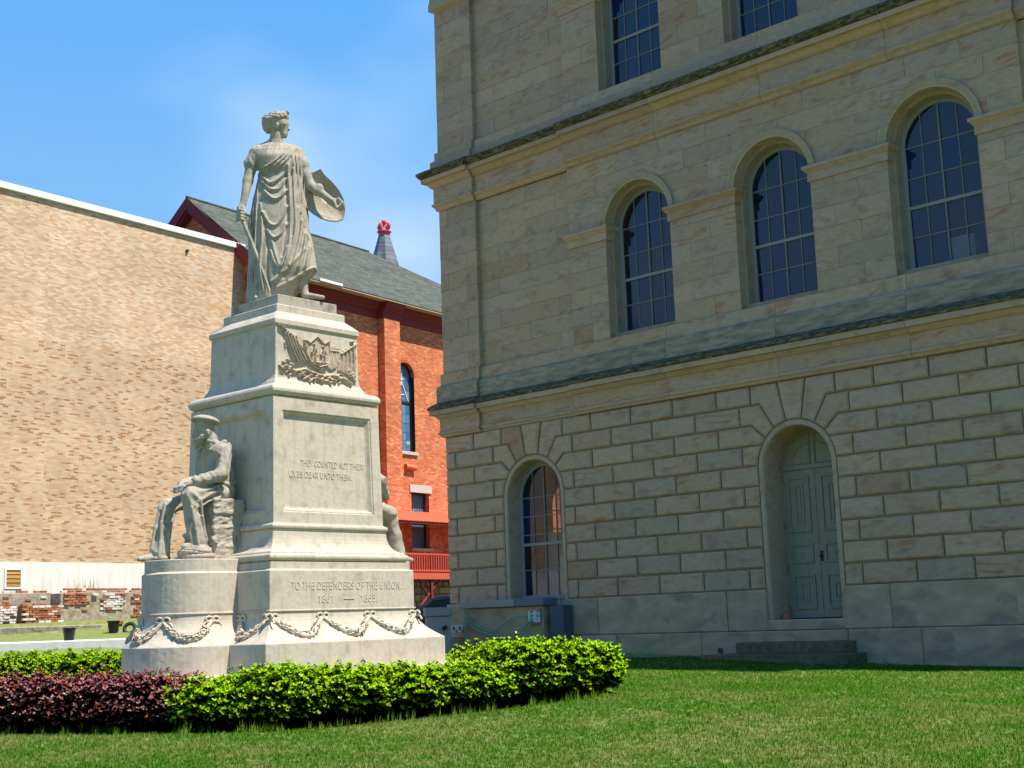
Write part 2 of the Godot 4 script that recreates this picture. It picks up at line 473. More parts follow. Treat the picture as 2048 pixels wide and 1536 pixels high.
func arched_window(parent: Node, cx: float, v0: float, vs: float, r: float, z: float, rail: float, uprows: Array, lowrows: Array, covered := false) -> void:
	var fr := MB.new()
	arch_sweep(fr, cx, v0 - 0.07, vs, PackedVector2Array([Vector2(r + 0.10, z), Vector2(r + 0.10, z + 0.05), Vector2(r + 0.05, z + 0.06), Vector2(r + 0.045, z + 0.03), Vector2(r, z + 0.03), Vector2(r - 0.015, z - 0.02)]))
	fr.box(Vector3(cx - r - 0.08, v0 - 0.10, z - 0.03), Vector3(cx + r + 0.08, v0, z + 0.055))
	var w := part("window", fr, M.sashlight, parent, UP1)
	var bar := func(a: Vector3, b: Vector3, called := "muntin", m = M.sash) -> void:
		var q := MB.new()
		q.box(a, b)
		part(called, q, m, w)
	bar.call(Vector3(cx - r, rail - 0.03, z - 0.03), Vector3(cx + r, rail + 0.03, z + 0.035), "meeting_rail", M.sashlight)
	var cols := [-r, -r * 0.5, 0.0, r * 0.5, r]
	for i in [1, 2, 3]:
		var x: float = cols[i]
		var top := vs + sqrt(maxf(0.0, r * r - x * x)) - 0.005
		var hw := 0.016 if i == 2 else 0.009
		bar.call(Vector3(cx + x - hw, v0, z - 0.012), Vector3(cx + x + hw, top, z + (0.025 if i == 2 else 0.018)))
	var edges: Array = [v0] + lowrows + [rail] + uprows + [vs + r]
	for e in lowrows + uprows:
		var hx := r if e <= vs else sqrt(maxf(0.0, r * r - (e - vs) * (e - vs)))
		bar.call(Vector3(cx - hx + 0.003, e - 0.011, z - 0.01), Vector3(cx + hx - 0.003, e + 0.011, z + 0.0155))
	var outline := arch_shape(cx, v0, vs, r - 0.004)
	for i in edges.size() - 1:
		for j in 4:
			var cell := rect(cx + cols[j], edges[i], cx + cols[j + 1], edges[i + 1])
			for poly in Geometry2D.intersect_polygons(cell, outline):
				var q := MB.new()
				q.slab(poly, z - 0.003, z, 0.0, true)
				var o := Vector3(poly[0].x, poly[0].y, z)
				var tilt := Basis(Vector3.UP, rng.randf_range(-0.014, 0.014)) * Basis(Vector3.RIGHT, rng.randf_range(-0.014, 0.014))
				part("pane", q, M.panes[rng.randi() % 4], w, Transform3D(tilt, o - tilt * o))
				if covered and j >= 2 and edges[i + 1] <= rail + 0.25:
					var s := MB.new()
					s.slab(poly, z - 0.07, z - 0.065, 0.0, true)
					part("blind_daylight_sheet", s, M.card, w)  # added white sheet stands in for daylight through the end-wall blind

func belt(parent: Node, called: String, prof: Array, m: Material, splits: Array, off: float, corner := false) -> void:
	for i in splits.size() - 1:
		var b := MB.new()
		b.col = stone_tint() if m != M.weather and m != M.moss else Color.WHITE * rng.randf_range(0.9, 1.12)
		b.uo = Vector2(rng.randf() * 4.0, rng.randf() * 4.0)
		b.run(PackedVector2Array(prof), splits[i] + (0.004 if i or not corner else 0.0), splits[i + 1] - 0.004, off, corner and i == 0)
		part(called, b, m, parent, UP1)

func build_courthouse() -> void:
	var A := frame(-1.668, 33.0, -1.0, 0.72085, -0.69309)
	var ch := thing("courthouse", "tall tan sandstone courthouse with arched windows and rusticated ground floor in shade", "building", A)
	var LEN := 19.2; var DEEP := 13.0
	var wa := 2.835; var ra := 0.95; var da := 9.775; var rd := 0.885; var sp := 2.77
	var V := []
	for i in 11: V.append(0.43 + 0.4 * i)
	# backing walls, floors and roof
	var body := rect(0.02, 0.40, LEN, 4.44)
	for hole in [arch_shape(wa, 0.0, sp, ra - 0.02), arch_shape(da, 0.0, sp, rd - 0.02)]:
		body = Geometry2D.clip_polygons(body, hole)[0]
	var b := MB.new()
	b.col = Color(0.30, 0.235, 0.155)
	b.slab(body, -0.55, -0.055, 0.0, true)
	part("ground_floor_wall", b, M.sandplain, ch, UP1)
	b = MB.new(); b.col = Color(0.35, 0.28, 0.19)
	var cs := [6.22, 9.655, 13.09]
	for seg in [[4.40, 6.10], [9.6, 10.2], [10.0, 11.70], [15.2, 17.4]]:
		b.slab(rect(0.1, seg[0], LEN - 0.1, seg[1]), -0.6, -0.16, 0.0, true)
	for f in [[6.05, 9.65], [11.65, 15.3]]:
		var xs := [0.1]
		for c in cs: xs.append_array([c - 0.80, c + 0.80])
		xs.append_array([16.4, LEN - 0.1])
		for i in range(0, xs.size() - 2, 2):
			b.slab(rect(xs[i], f[0], xs[i + 1], f[1]), -0.6, -0.165, 0.0, true)
		b.slab(rect(14.0, f[0] + 0.01, LEN - 0.1, f[1] - 0.01), -0.59, -0.17, 0.0, true)
		for c in cs:
			var top := rect(c - 0.9, (8.45 if f[0] < 8.0 else 14.05), c + 0.9, f[1])
			for p in Geometry2D.clip_polygons(top, arch_shape(c, 2.0, 8.45 if f[0] < 8.0 else 14.05, 0.80)): b.slab(p, -0.6, -0.17, 0.0, true)
	part("upper_wall", b, M.sandplain, ch, UP1)
	b = MB.new(); b.col = Color(0.5, 0.46, 0.38)
	for h in [0.2, 4.9, 10.6, 16.6]: b.box(Vector3(0.5, h, -DEEP + 0.5), Vector3(LEN - 0.5, h + 0.3, -0.85))
	b.box(Vector3(4.6, -0.9, -DEEP + 0.5), Vector3(4.8, 16.6, -0.57))
	b.box(Vector3(0.5, 0.5, -6.6), Vector3(4.59, 16.6, -6.4))
	part("interior_walls", b, M.plaster_in, ch, UP1)
	b = MB.new(); b.col = Color(0.41, 0.325, 0.22)
	b.box(Vector3(LEN - 0.5, -1.3, -DEEP), Vector3(LEN - 0.03, 17.4, -0.61))
	b.box(Vector3(0.04, -1.3, -DEEP), Vector3(LEN - 0.501, 17.4, -DEEP + 0.49))
	b.box(Vector3(0.05, 17.41, -DEEP + 0.01), Vector3(LEN - 0.05, 17.7, -0.02))
	part("rear_walls", b, M.sandplain, ch, UP1)
	# end wall with its own arched window, seen through the corner room
	var ew := rect(0.06, -1.3, DEEP - 0.5, 17.4)
	var ends := Geometry2D.clip_polygons(rect(0.06, 0.43, DEEP - 0.5, 17.4), arch_shape(wa + 1.1, 0.0, sp, 0.72))
	b = MB.new(); b.col = Color(0.415, 0.33, 0.222)
	b.slab(ends[0], -0.45, 0.0, 0.0, true)
	b.slab(rect(0.06, -1.3, DEEP - 0.5, 0.425), -0.45, 0.0, 0.0, true)
	var eb := Basis(Vector3(0, 0, -1), Vector3.UP, Vector3(-1, 0, 0))
	part("end_wall", b, M.sand, ch, Transform3D(eb, LIFT + Vector3(0.045, 0, 0)))
	b = MB.new()
	b.slab(rect(wa + 0.38, 0.44, wa + 1.1 - 0.01, 1.95), -0.2, -0.19, 0.0, true)
	b.slab(rect(wa + 1.1 + 0.01, 0.44, wa + 1.82, 1.95), -0.2, -0.19, 0.0, true)
	part("blind", b, M.paper, ch, Transform3D(eb, LIFT))
	b = MB.new()
	for x in [-0.36, 0.0, 0.36]: b.box(Vector3(wa + 1.1 + x - 0.013, 0.44, -0.15), Vector3(wa + 1.1 + x + 0.013, sp + 0.7 - absf(x) * 0.35, -0.12))
	for y in [1.15, 1.87, 2.3, 2.77]: b.box(Vector3(wa + 0.39, y - 0.014, -0.149), Vector3(wa + 1.81, y + 0.014, -0.121))
	part("end_window_bars", b, M.sash, ch, Transform3D(eb, LIFT))
	# foot of the wall
	rng.seed = 21
	for row in [[-0.36, 0.43, 0.05, [0.0, 0.83, 3.6, 4.67, 8.0, 8.93], [10.63, 11.58, 14.3, 16.7, LEN]], [-1.5, -0.36, 0.11, [0.0, 1.9, 3.0, 5.2, 7.39, 8.85], [10.7, 12.16, 15.1, LEN]]]:
		for side in [row[3], row[4]]:
			for i in side.size() - 1:
				var q := MB.new()
				q.col = Color(1, 1, 1) * rng.randf_range(0.85, 1.12)
				if rng.randf() < 0.3: q.col = Color(1.12, 1.03, 0.9)
				q.uo = Vector2(rng.randf() * 3.0, rng.randf() * 3.0)
				q.slab(rect(side[i] + 0.004 - (row[2] if side[i] == 0.0 else 0.0), row[0], side[i + 1] - 0.004, row[1] - 0.005), -0.5, row[2] + rng.randf_range(-0.012, 0.012), 0.02)
				part("plinth_stone", q, M.foot, ch, UP1)
	# rusticated ground floor
	rng.seed = 22
	var g := 0.014
	var zf := 0.0; var cb := 0.030
	for i in 10:
		var lo: float = V[i] + g * (0.3 if i == 0 else 1.0); var hi: float = V[i + 1] - g
		var r := 9 - i # 0 is the top row
		var even := r % 2 == 1
		var joints_l: Array = [0.0, 0.33, 1.6] if even else [0.0, 0.96]
		var joints_m: Array = [4.08, 5.2, 6.32, 7.44, 8.55] if even else [4.64, 5.76, 6.88, 8.0]
		var joints_r: Array = [11.02, 12.1, 13.19, 14.28, 15.38, 16.5, 17.6, LEN] if even else [11.55, 12.65, 13.74, 14.84, 15.94, 17.05, LEN]
		var ends_: Array # inner edges facing the two arches
		match r:
			0:
				joints_l = [0.0, 0.96, wa - 0.955]; joints_m = [wa + 0.955, 4.64, 5.76, 6.88, 8.0, da - 0.955]; joints_r = [da + 0.955] + joints_r
			1:
				joints_l = [0.0, 0.33, wa - 1.24]; joints_m = [wa + 1.24, 5.2, 6.32, 7.44, da - 1.23]; joints_r = [da + 1.23] + joints_r.slice(1)
		for grp in [joints_l, joints_m, joints_r]:
			for k in grp.size() - 1:
				stone("rusticated_block", rect(grp[k] + (g if k or grp[k] > 0.1 else 0.0), lo, grp[k + 1] - g, hi), -0.5 if grp[k] < 0.1 else -0.06, zf, cb, ch, M.sand)
		if r < 2: continue
		# blocks that run up to the arches
		for q in [[wa, ra, joints_l[-1], joints_m[0]], [da, rd, joints_m[-1], joints_r[0]]]:
			for s in [-1.0, 1.0]:
				var outer: float = (q[2] + g) if s < 0 else (q[3] - g)
				var poly := PackedVector2Array()
				var c: float = q[0]; var R: float = q[1]
				if lo < sp and hi <= sp + 0.1:
					poly = PackedVector2Array([Vector2(outer, lo), Vector2(c + s * R, lo), Vector2(c + s * R, hi), Vector2(outer, hi)])
				else:
					var d0 := rad_to_deg(acos(clampf((maxf(lo, sp) - sp) / R, 0, 1)))
					var d1 := rad_to_deg(acos(clampf((hi - sp) / R, 0, 1)))
					if r == 2: d1 = 48.5 + 1.2
					poly.append(Vector2(outer, lo))
					if lo < sp: poly.append(Vector2(c + s * R, lo))
					for p in ring_pts(c, sp, R, d0, d1, 5): poly.append(Vector2(c + s * (p.x - c), p.y))
					if r == 2:
						var rr := (hi - sp) / cos(deg_to_rad(48.5))
						poly.append(Vector2(c + s * (rr * sin(deg_to_rad(48.5)) + 0.03), hi))
					poly.append(Vector2(outer, hi))
				stone("rusticated_block", poly, -0.06, zf, cb, ch, M.sand)
	# voussoirs
	for q in [[wa, ra], [da, rd]]:
		var c: float = q[0]; var R: float = q[1]
		var top: float = V[10] - g
		var key := ring_pts(c, sp, R, -10.4, 10.4, 4)
		key.append(Vector2(c + (top - sp) * tan(deg_to_rad(10.3)), top)); key.append(Vector2(c - (top - sp) * tan(deg_to_rad(10.3)), top))
		stone("keystone", key, -0.06, zf + 0.006, cb, ch, M.sand)
		for s in [-1.0, 1.0]:
			var p1 := ring_pts(c, sp, R, 11.8, 30.0, 4)
			var lo1: float = V[9] + g
			p1.append(Vector2(c + (lo1 - sp) * tan(deg_to_rad(30.2)), lo1)); p1.append(Vector2(c + 0.955 - g, lo1)); p1.append(Vector2(c + 0.955 - g, top)); p1.append(Vector2(c + (top - sp) * tan(deg_to_rad(11.4)) + 0.01, top))
			var p2 := ring_pts(c, sp, R, 31.8, 47.6, 4)
			var lo2: float = V[8] + g; var hi2: float = V[9] - g
			p2.append(Vector2(c + (lo2 - sp) * tan(deg_to_rad(47.6)), lo2)); p2.append(Vector2(c + 1.235 - g, lo2)); p2.append(Vector2(c + 1.235 - g, hi2)); p2.append(Vector2(c + (hi2 - sp) * tan(deg_to_rad(31.6)), hi2))
			for p in [p1, p2]:
				if s < 0:
					for i in p.size(): p[i].x = 2.0 * c - p[i].x
				stone("voussoir", p, -0.06, zf, cb, ch, M.sand)
	# smooth stone surrounds inside the rusticated arches
	for q in [[wa, ra, 0.43, -0.40], [da, rd, -0.36, -0.62]]:
		b = MB.new(); b.col = Color(0.43, 0.325, 0.225)
		arch_sweep(b, q[0], q[2], sp, PackedVector2Array([Vector2(q[1] - 0.015, -0.04), Vector2(q[1] - 0.03, -0.02), Vector2(q[1] - 0.11, -0.02), Vector2(q[1] - 0.13, -0.05), Vector2(q[1] - 0.14, -0.2), Vector2(q[1] - 0.15, q[3] - 0.03)]))
		part("arch_surround", b, M.sandplain, ch, UP1)
	arched_window(ch, wa, 0.55, sp, 0.70, -0.40, 1.70, [1.92, 2.34, 2.77], [1.12], true)
	# door
	b = MB.new()
	b.slab(arch_shape(da, -0.14, sp, 0.735), -0.70, -0.62, 0.0, true)
	var door := part("door", b, M.dooor, ch, UP1)
	for s in [-1.0, 1.0]:
		for pv in [[-0.02, 0.72], [0.86, 1.32], [1.46, 2.62]]:
			var x0: float = da + (0.04 if s > 0 else -0.70); var x1: float = x0 + 0.64
			b = MB.new()
			var o := rect(x0 + 0.10, pv[0] + 0.05, x1 - 0.06, pv[1] - 0.04)
			for fr in [[0.0, 0.03], [0.14, 0.02]]:
				var a: float = fr[0]; var wd := 0.035
				var X0 := o[0].x + a; var X1 := o[2].x - a; var Y0 := o[0].y + a; var Y1 := o[2].y - a
				if Y1 - Y0 < 0.12 or X1 - X0 < 0.12: continue
				var z1: float = -0.62 + fr[1]
				b.box(Vector3(X0, Y0, -0.63), Vector3(X1, Y0 + wd, z1)); b.box(Vector3(X0, Y1 - wd, -0.63), Vector3(X1, Y1, z1))
				b.box(Vector3(X0, Y0 + wd, -0.63), Vector3(X0 + wd, Y1 - wd, z1 - 0.001)); b.box(Vector3(X1 - wd, Y0 + wd, -0.63), Vector3(X1, Y1 - wd, z1 - 0.001))
			b.box(Vector3(o[0].x + 0.21, o[0].y + 0.2, -0.63), Vector3(o[2].x - 0.21, o[2].y - 0.2, -0.60), 0.01)
			part("panel_moulding", b, M.dooor, door)
		# fanlight panel quadrant
		b = MB.new()
		for rr in [0.60, 0.42]:
			var pts := PackedVector3Array()
			for i in 9:
				var a := PI * 0.5 * i / 8.0
				pts.append(Vector3(da + s * (0.06 + rr * cos(a)), sp + 0.05 + rr * sin(a) * 0.98, -0.615))
			pts.append(Vector3(da + s * 0.06, sp + 0.05, -0.615)); pts.append(pts[0])
			b.tube(pts, 0.018, 5)
		part("panel_moulding", b, M.dooor, door)
	b = MB.new(); b.box(Vector3(da - 0.013, -0.13, -0.63), Vector3(da + 0.013, sp - 0.05, -0.606)); part("astragal", b, M.dooor, door)
	b = MB.new(); b.box(Vector3(da - 0.73, sp - 0.045, -0.63), Vector3(da + 0.73, sp + 0.045, -0.585), 0.008); part("transom", b, M.dooor, door)
	b = MB.new(); b.box(Vector3(da + 0.03, 0.93, -0.625), Vector3(da + 0.085, 1.12, -0.60), 0.005); b.tube(PackedVector3Array([Vector3(da + 0.057, 1.02, -0.61), Vector3(da + 0.057, 1.02, -0.55)]), 0.028, 8); part("handle", b, M.iron, door)
	for hv in [-0.05, 0.75, 1.6, 2.5]:
		b = MB.new(); b.box(Vector3(da - 0.735, hv, -0.64), Vector3(da - 0.70, hv + 0.14, -0.57), 0.008); part("hinge", b, M.sash, door)
	# sill and steps
	b = MB.new(); b.box(Vector3(8.86, -0.36, -0.75), Vector3(10.69, -0.16, 0.02), 0.015); part("door_sill", b, M.foot, ch, UP1)
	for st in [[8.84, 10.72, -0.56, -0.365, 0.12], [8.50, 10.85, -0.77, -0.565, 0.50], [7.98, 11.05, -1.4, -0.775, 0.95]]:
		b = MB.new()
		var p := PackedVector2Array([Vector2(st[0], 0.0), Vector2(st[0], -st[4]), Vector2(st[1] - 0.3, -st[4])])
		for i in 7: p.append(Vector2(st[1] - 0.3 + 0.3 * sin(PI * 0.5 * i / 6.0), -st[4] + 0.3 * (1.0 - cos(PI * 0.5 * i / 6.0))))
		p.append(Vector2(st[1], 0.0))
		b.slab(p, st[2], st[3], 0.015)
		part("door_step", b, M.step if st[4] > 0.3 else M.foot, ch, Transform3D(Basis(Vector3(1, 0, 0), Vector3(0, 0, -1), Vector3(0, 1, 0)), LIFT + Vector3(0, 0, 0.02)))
	# first belt
	rng.seed = 31
	var zones := [[[0.0, 1.28], 0.0], [[1.28, 4.27], -0.08], [[4.27, 6.9, 9.6, 12.4, 14.85], 0.0], [[14.85, 17.9], -0.08], [[17.9, LEN], 0.0]]
	var arc1 := [Vector2(0.0, 4.415), Vector2(0.06, 4.43), Vector2(0.075, 4.47), Vector2(0.11, 4.50), Vector2(0.11, 4.55), Vector2(0.085, 4.56)]
	var frz1 := [Vector2(0.08, 4.56), Vector2(0.08, 4.86)]
	var cor1 := [Vector2(0.09, 4.86), Vector2(0.12, 4.88), Vector2(0.16, 4.93), Vector2(0.17, 4.96), Vector2(0.26, 4.965), Vector2(0.26, 5.075)]
	var cap1 := [Vector2(0.27, 5.075), Vector2(0.295, 5.10), Vector2(0.295, 5.15), Vector2(0.22, 5.21), Vector2(0.12, 5.27)]
	var bas1 := [Vector2(0.125, 5.27), Vector2(0.125, 5.64), Vector2(0.10, 5.67), Vector2(0.05, 5.70)]
	var sil1 := [Vector2(0.05, 5.70), Vector2(0.05, 5.97), Vector2(-0.05, 6.0), Vector2(-0.6, 6.04)]
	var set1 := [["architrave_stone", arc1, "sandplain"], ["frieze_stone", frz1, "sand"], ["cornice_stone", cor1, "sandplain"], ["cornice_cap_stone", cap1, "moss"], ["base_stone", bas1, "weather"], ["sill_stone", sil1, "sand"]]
	var dv := 5.66
	var arc2 := [Vector2(0.0, 10.09), Vector2(0.05, 10.11), Vector2(0.07, 10.18), Vector2(0.125, 10.23), Vector2(0.13, 10.28), Vector2(0.10, 10.29)]
	var frz2 := [Vector2(0.09, 10.29), Vector2(0.09, 10.68)]
	var cor2 := [Vector2(0.10, 10.68), Vector2(0.15, 10.71), Vector2(0.20, 10.79), Vector2(0.22, 10.82), Vector2(0.31, 10.825), Vector2(0.31, 10.93)]
	var cap2 := [Vector2(0.32, 10.93), Vector2(0.36, 10.97), Vector2(0.40, 11.03), Vector2(0.40, 11.08), Vector2(0.30, 11.14), Vector2(0.13, 11.20)]
	var bas2 := [Vector2(0.14, 11.20), Vector2(0.14, 11.36), Vector2(0.11, 11.39), Vector2(0.06, 11.42)]
	var sil2 := [Vector2(0.06, 11.42), Vector2(0.06, 11.61), Vector2(-0.05, 11.64), Vector2(-0.6, 11.68)]
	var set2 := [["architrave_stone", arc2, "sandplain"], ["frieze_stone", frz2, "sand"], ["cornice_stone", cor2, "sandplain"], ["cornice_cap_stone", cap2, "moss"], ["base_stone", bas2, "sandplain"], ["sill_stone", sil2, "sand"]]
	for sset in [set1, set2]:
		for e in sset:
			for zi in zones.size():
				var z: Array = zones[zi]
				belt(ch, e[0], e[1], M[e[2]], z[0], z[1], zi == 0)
			# return along the end wall
			var rb := MB.new()
			rb.col = stone_tint() if e[2].begins_with("sand") else Color.WHITE
			var pr := PackedVector2Array(e[1])
			for i in pr.size() - 1:
				var a := pr[i]; var d := pr[i + 1]
				rb.quad(Vector3(-a.x, a.y, -DEEP), Vector3(-a.x, a.y, a.x), Vector3(-d.x, d.y, d.x), Vector3(-d.x, d.y, -DEEP))
			part(e[0], rb, M[e[2]], ch, UP1)
	# top entablature, out of frame but it sets the edge of the shadow on the lawn
	b = MB.new(); b.col = Color(0.415, 0.33, 0.222)
	b.run(PackedVector2Array([Vector2(0.0, 15.35), Vector2(0.10, 15.4), Vector2(0.10, 15.6), Vector2(0.08, 15.62), Vector2(0.08, 16.3), Vector2(0.2, 16.4), Vector2(0.42, 16.5), Vector2(0.42, 16.7), Vector2(0.5, 16.8), Vector2(0.2, 16.95), Vector2(0.2, 17.4), Vector2(-0.3, 17.45)]), 0.0, LEN, 0.0, true, true)
	part("top_cornice", b, M.sandplain, ch, UP1)
	# upper walls: corner pilaster, sunk panel, window bay
	rng.seed = 41
	for f in [[5.985, 10.09, 10, 8.20, 8.53, 8.45], [11.63, 15.36, 9, 13.80, 14.12, 14.05]]:
		var rows: int = f[2]
		var rh: float = (f[1] - f[0]) / rows
		var e := 0.0018
		for i in rows:
			var lo: float = f[0] + rh * i; var hi: float = lo + rh
			var alt := i % 2 == 0
			var pj: Array = [0.0, 0.93, 1.28] if alt else [0.0, 0.28, 1.28]
			for k in 2: stone("ashlar_block", rect(pj[k] + e, lo + e, pj[k + 1] - e, hi - e), -0.3, 0.0, 0.004, ch, M.sand)
			var nj: Array = [1.26, 1.91, 3.79, 4.29] if alt else [1.26, 2.86, 4.29]
			for k in nj.size() - 1: stone("ashlar_block", rect(nj[k] + e, lo + e, nj[k + 1] - e, hi - e), -0.3, -0.12, 0.004, ch, M.sand)
			for k in [[14.82, 15.9, 17.9], [14.82, 15.4, 17.0, 17.9]][0 if alt else 1].size() - 1:
				var qj: Array = [14.82, 15.9, 17.9] if alt else [14.82, 15.4, 17.0, 17.9]
				stone("ashlar_block", rect(qj[k] + e, lo + e, qj[k + 1] - e, hi - e), -0.3, -0.12, 0.004, ch, M.sand)
			stone("ashlar_block", rect(17.9 + e, lo + e, LEN, hi - e), -0.3, 0.0, 0.004, ch, M.sand)
			# piers and the wall over the arches
			var bj: Array
			if hi < f[4] + 0.05:
				var hw := 0.885
				var pier := [[4.27, cs[0] - hw], [cs[0] + hw, cs[1] - hw], [cs[1] + hw, cs[2] - hw], [cs[2] + hw, 14.85]]
				for p in pier:
					var wd: float = p[1] - p[0]
					var cut: Array = [p[0], p[0] + wd * (0.54 if alt else 1.0), p[1]] if wd < 1.3 else ([p[0], p[0] + wd * 0.62, p[1]] if alt else [p[0], p[0] + wd * 0.3, p[1]])
					for k in cut.size() - 1:
						if cut[k + 1] - cut[k] > 0.05: stone("ashlar_block", rect(cut[k] + e, lo + e, cut[k + 1] - e, hi - e), -0.3, 0.0, 0.004, ch, M.sand)
			else:
				bj = [4.27, 5.1, 6.25, 7.55, 8.75, 9.9, 11.05, 12.2, 13.3, 14.2, 14.85] if alt else [4.27, 5.7, 6.9, 8.15, 9.3, 10.5, 11.6, 12.7, 13.8, 14.85]
				var l2 := maxf(lo, f[4] - 0.03)
				for k in bj.size() - 1:
					var polys := [rect(bj[k] + e, l2 + e, bj[k + 1] - e, hi - e)]
					for c in cs:
						var nx := []
						for p in polys: nx.append_array(Geometry2D.clip_polygons(p, arch_shape(c, 2.0, f[5], 0.95)))
						polys = nx
					for p in polys:
						if absf(_area(p)) > 0.01: stone("ashlar_block", p, -0.3, 0.0, 0.003, ch, M.sand)
		# fill behind the imposts
		for p in [[4.27, cs[0] - 0.885], [cs[0] + 0.885, cs[1] - 0.885], [cs[1] + 0.885, cs[2] - 0.885], [cs[2] + 0.885, 14.85]]:
			b = MB.new(); b.col = stone_tint(); b.uo = Vector2(rng.randf() * 4, rng.randf() * 4)
			var im := PackedVector2Array([Vector2(0.0, f[3]), Vector2(0.035, f[3] + 0.005), Vector2(0.035, f[3] + 0.17), Vector2(0.05, f[3] + 0.18), Vector2(0.085, f[3] + 0.23), Vector2(0.11, f[3] + 0.25), Vector2(0.11, f[3] + 0.31), Vector2(0.0, f[4] + 0.01)])
			var m0 := true; var m1 := true
			b.run(im, p[0], p[1], 0.0, m0, m1, true)
			for s in [[m1, p[1], 1.0], [m0, p[0], -1.0]]:
				if not s[0]: continue
				for i in im.size() - 1:
					var a := im[i]; var d := im[i + 1]
					if s[2] > 0: b.quad(Vector3(s[1] + a.x, a.y, a.x), Vector3(s[1] + a.x, a.y, -0.4), Vector3(s[1] + d.x, d.y, -0.4), Vector3(s[1] + d.x, d.y, d.x))
					else: b.quad(Vector3(s[1] - a.x, a.y, -0.4), Vector3(s[1] - a.x, a.y, a.x), Vector3(s[1] - d.x, d.y, d.x), Vector3(s[1] - d.x, d.y, -0.4))
			part("impost", b, M.sandplain, ch, UP1)
		for c in cs:
			b = MB.new(); b.col = Color(0.415, 0.33, 0.222)
			arch_sweep(b, c, f[0], f[5], PackedVector2Array([Vector2(1.035, -0.01), Vector2(1.035, 0.055), Vector2(1.0, 0.06), Vector2(0.985, 0.045), Vector2(0.955, 0.045), Vector2(0.94, 0.03), Vector2(0.885, 0.025), Vector2(0.88, -0.20)]), false)
			part("archivolt", b, M.sandplain, ch, UP1)
			b = MB.new(); b.col = Color(0.41, 0.325, 0.22)
			arch_sweep(b, c, f[0], f[5], PackedVector2Array([Vector2(0.885, -0.02), Vector2(0.884, -0.20), Vector2(0.83, -0.22), Vector2(0.82, -0.26), Vector2(0.81, -0.42)]))
			part("reveal", b, M.sandplain, ch, UP1)
			if f[0] < 8.0: arched_window(ch, c, 6.14, 8.45, 0.72, -0.40, 7.29, [7.85, 8.45], [6.72])
			else: arched_window(ch, c, 11.78, 14.05, 0.72, -0.40, 12.85, [13.42, 14.05], [12.32])
	# white box standing inside the third window
	b = MB.new(); b.col = Color(0.8, 0.8, 0.8); b.box(Vector3(13.0, 6.05, -0.95), Vector3(13.5, 6.62, -0.55)); part("lamp_box", b, M.plain, ch, UP1)

func _area(p: PackedVector2Array) -> float:
	var s := 0.0
	for i in p.size(): s += p[i].cross(p[(i + 1) % p.size()])
	return s * 0.5

# ---------------------------------------------------------------- monument
# relief maps: a grid of heights built from lines, ellipses and leaves
class Relief:
	var w: int
	var h: int
	var x0: float
	var y0: float
	var step: float
	var a := PackedFloat32Array()
	func _init(x0_: float, y0_: float, x1: float, y1: float, step_: float) -> void:
		x0 = x0_; y0 = y0_; step = step_
		w = int((x1 - x0) / step) + 2; h = int((y1 - y0) / step) + 2
		a.resize(w * h)
	func line(pts: Array, wide: float, high: float, blend := false) -> void:
		var r := wide * 2.2
		var lo := Vector2(1e9, 1e9); var hi := Vector2(-1e9, -1e9)
		for p in pts:
			lo = lo.min(p); hi = hi.max(p)
		for j in range(maxi(0, int((lo.y - r - y0) / step)), mini(h - 1, int((hi.y + r - y0) / step) + 1) + 1):
			for k in range(maxi(0, int((lo.x - r - x0) / step)), mini(w - 1, int((hi.x + r - x0) / step) + 1) + 1):
				var c := Vector2(x0 + k * step, y0 + j * step)
				var e := 1e9
				for i in pts.size() - 1:
					var p: Vector2 = pts[i]
					var d: Vector2 = pts[i + 1] - p
					var t := clampf((c - p).dot(d) / maxf(d.length_squared(), 1e-9), 0.0, 1.0)
					e = minf(e, (c - p - d * t).length())
				e /= wide
				if e < 2.2:
					var v := high * exp(-e * e * 1.4)
					var o := j * w + k
					if blend: a[o] += v
					elif high > 0.0: a[o] = maxf(a[o], v)
					else: a[o] = minf(a[o], v)
	func dab(c: Vector2, rx: float, ry: float, turn: float, high: float) -> void:
		var r := maxf(rx, ry)
		var cs := cos(turn); var sn := sin(turn)
		for j in range(maxi(0, int((c.y - r - y0) / step)), mini(h - 1, int((c.y + r - y0) / step) + 1) + 1):
			for k in range(maxi(0, int((c.x - r - x0) / step)), mini(w - 1, int((c.x + r - x0) / step) + 1) + 1):
				var d := Vector2(x0 + k * step, y0 + j * step) - c
				var e := Vector2((d.x * cs + d.y * sn) / rx, (-d.x * sn + d.y * cs) / ry).length_squared()
				if e < 1.0:
					var o := j * w + k
					a[o] = maxf(a[o], high * sqrt(1.0 - e))
	func fill(poly: PackedVector2Array, high: float) -> void:
		for j in h:
			for k in w:
				if Geometry2D.is_point_in_polygon(Vector2(x0 + k * step, y0 + j * step), poly):
					var o := j * w + k
					a[o] = maxf(a[o], high)
	func at(x: float, y: float) -> float:
		var fx := (x - x0) / step; var fy := (y - y0) / step
		var i := int(fx); var j := int(fy)
		if fx < 0.0 or fy < 0.0 or i >= w - 1 or j >= h - 1: return 0.0
		fx -= i; fy -= j
		var o := j * w + i
		return lerpf(lerpf(a[o], a[o + 1], fx), lerpf(a[o + w], a[o + w + 1], fx), fy)

